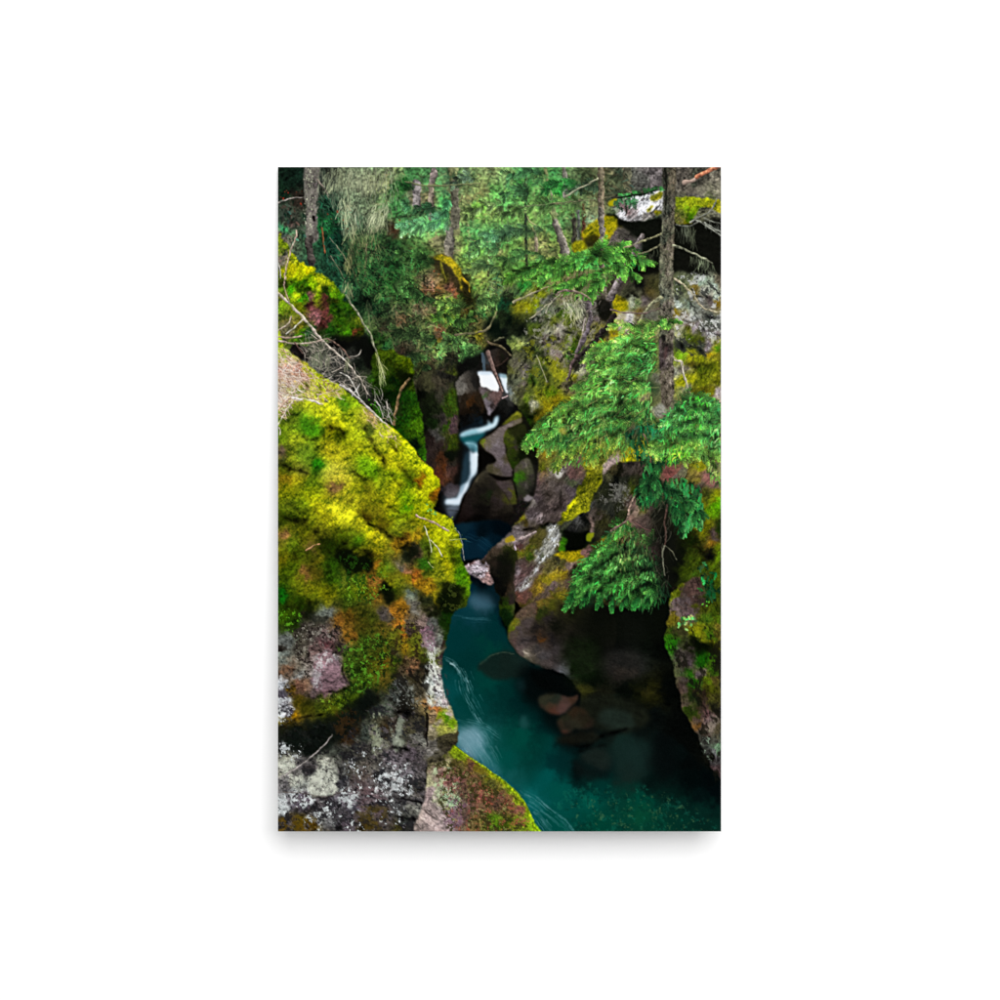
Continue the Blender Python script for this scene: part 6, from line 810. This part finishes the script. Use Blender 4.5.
# the stone is more grey-purple than orange; the boughs fresher
RB = [(505, 275), (730, 262), (730, 780), (690, 740), (660, 600), (560, 680), (505, 640), (512, 540), (470, 530), (470, 430), (520, 400)]
tone(RB, .34, (.92, .92, .96), 3, only='red'); tone([(277, 600), (460, 590), (460, 845), (277, 845)], .20, (.95, .96, 1.0), 3, only='red'); tone([(420, 350), (515, 350), (535, 530), (420, 530)], .28, (.92, .92, .96), 3, only='red')
tone([(560, 455), (730, 455), (730, 620), (560, 620)], .04, (1.25, 1.04, .86), 3, only='green'); tone([(340, 235), (500, 250), (500, 380), (380, 372)], .04, (1.15, 1.06, .92), 5, only='green'); tone([(505, 240), (650, 235), (650, 300), (520, 300)], 0, (1.25, 1.12, .95), 4, only='green')
# fine local contrast, as a camera's sharpening leaves it; less in the soft far forest
amt_ = .38 - .14 * np.clip((300 - GY) / 60, 0, 1) * np.clip((GX - 380) / 40, 0, 1) * np.clip((600 - GX) / 40, 0, 1)
for k_ in range(3): C[..., k_] += amt_ * (C[..., k_] - blur(C[..., k_], 2.6))
C += np.random.default_rng(5).normal(0, 1.6, C.shape[:2])[..., None]
C = np.clip(C, 0, 255)
#PAINT_END
# ------------------------------------------------------------------ materials
def diffuse_mat(name, base, rough=0.6, spec=0.0, bump=None):
    m = bpy.data.materials.new(name); m.use_nodes = True
    nt = m.node_tree; b = nt.nodes["Principled BSDF"]
    b.inputs["Base Color"].default_value = (*base, 1); b.inputs["Roughness"].default_value = rough
    b.inputs["Specular IOR Level"].default_value = spec
    if bump:
        tc = nt.nodes.new("ShaderNodeTexCoord"); n = nt.nodes.new("ShaderNodeTexNoise"); bp = nt.nodes.new("ShaderNodeBump")
        n.inputs["Scale"].default_value = bump[0]; n.inputs["Detail"].default_value = 4
        bp.inputs["Strength"].default_value = bump[1]; bp.inputs["Distance"].default_value = 0.0005
        nt.links.new(tc.outputs["Object"], n.inputs["Vector"]); nt.links.new(n.outputs["Fac"], bp.inputs["Height"]); nt.links.new(bp.outputs["Normal"], b.inputs["Normal"])
    return m
wall_mat = diffuse_mat("white_wall_paint", (0.87, 0.87, 0.87), 0.8, 0.0, (120, 0.1))
paper_mat = diffuse_mat("white_poster_paper", (0.84, 0.84, 0.83), 0.6)
print_mat = diffuse_mat("inkjet_print", (0.5, 0.5, 0.5), 0.55, 0.0)
nt = print_mat.node_tree
at = nt.nodes.new("ShaderNodeAttribute"); at.attribute_name = "print_ink"
nt.links.new(at.outputs["Color"], nt.nodes["Principled BSDF"].inputs["Base Color"])

# ------------------------------------------------------------------ the wall
def mesh_obj(name, verts, faces, mat, parent=None):
    me = bpy.data.meshes.new(name); me.from_pydata(verts, [], faces); me.update()
    me.materials.append(mat)
    o = bpy.data.objects.new(name, me); scene.collection.objects.link(o); o.parent = parent
    return o
wv = [(-3, 0, -3), (3, 0, -3), (3, 0, 3), (-3, 0, 3), (-3, .1, -3), (3, .1, -3), (3, .1, 3), (-3, .1, 3)]
wall = mesh_obj("wall", wv, [(0, 1, 2, 3), (5, 4, 7, 6), (4, 0, 3, 7), (1, 5, 6, 2), (3, 2, 6, 7), (4, 5, 1, 0)], wall_mat)
wall["kind"] = "structure"

# ------------------------------------------------------------------ the poster: a sheet fixed along its top, its foot standing a little off the wall
poster = bpy.data.objects.new("poster", None)
scene.collection.objects.link(poster)
poster["label"] = "unframed portrait poster of a mossy forest gorge hanging on a white wall"
poster["category"] = "poster"
poster.location = (0, 0, wz(831.4))
PXL, PXR, PYT, PYB = 278.0, 721.0, 167.0, 831.4
def off(v):                               # distance of the sheet from the wall, v = 0 at the top edge
    return 0.006 + 0.042 * v
def at_sheet(px, py, front):
    v = (py - PYT) / (PYB - PYT)
    d = off(v) + front
    k = (CAM_D - d) / CAM_D
    return wx(px) * k, -d, wz(py) * k
z0 = poster.location[2]
# paper: closed thin body
NV = 24; T = 0.0008
pv, pf = [], []
for j in range(NV + 1):
    py = PYT + (PYB - PYT) * j / NV
    for px, fr in ((PXL, 0), (PXR, 0), (PXR, T), (PXL, T)):
        a = at_sheet(px, py, fr)
        pv.append((a[0], a[1], a[2] - z0))
for j in range(NV):
    b, c = 4 * j, 4 * j + 4
    for k in range(4):
        k2 = (k + 1) % 4
        pf.append((b + k, b + k2, c + k2, c + k))
pf += [(0, 3, 2, 1), (4 * NV, 4 * NV + 1, 4 * NV + 2, 4 * NV + 3)]
mesh_obj("paper_sheet", pv, pf, paper_mat, poster)
# print: ink layer on the front, colour carried by a per-vertex ink attribute
me = bpy.data.meshes.new("printed_picture")
jx, jy = np.meshgrid(np.linspace(PXL, PXR, W), np.linspace(PYT, PYB, H))
v = (jy - PYT) / (PYB - PYT)
d = 0.006 + 0.042 * v + T + 0.0002
k = (CAM_D - d) / CAM_D
co = np.stack([(jx - 500) * PXM * k, -d, (500 - jy) * PXM * k - z0], -1).reshape(-1, 3).astype(np.float32)
idx = np.arange(W * H).reshape(H, W)
quads = np.stack([idx[:-1, :-1], idx[1:, :-1], idx[1:, 1:], idx[:-1, 1:]], -1).reshape(-1, 4).astype(np.int32)
me.vertices.add(len(co)); me.vertices.foreach_set("co", co.ravel())
me.loops.add(quads.size); me.loops.foreach_set("vertex_index", quads.ravel())
me.polygons.add(len(quads)); me.polygons.foreach_set("loop_start", np.arange(0, quads.size, 4, dtype=np.int32))
me.polygons.foreach_set("use_smooth", np.ones(len(quads), bool))
me.update(calc_edges=True)
s = C.reshape(-1, 3) / 255.0
lin = np.where(s <= 0.04045, s / 12.92, ((s + 0.055) / 1.055) ** 2.4) / LIGHT_ON_PRINT
rgba = np.concatenate([lin, np.ones((len(lin), 1))], 1).astype(np.float32)
ca = me.color_attributes.new("print_ink", 'FLOAT_COLOR', 'POINT'); ca.data.foreach_set("color", rgba.ravel())
me.materials.append(print_mat)
pr = bpy.data.objects.new("printed_picture", me); scene.collection.objects.link(pr); pr.parent = poster
pr["label"] = "printed photograph of a turquoise stream and small waterfall between mossy rocks"
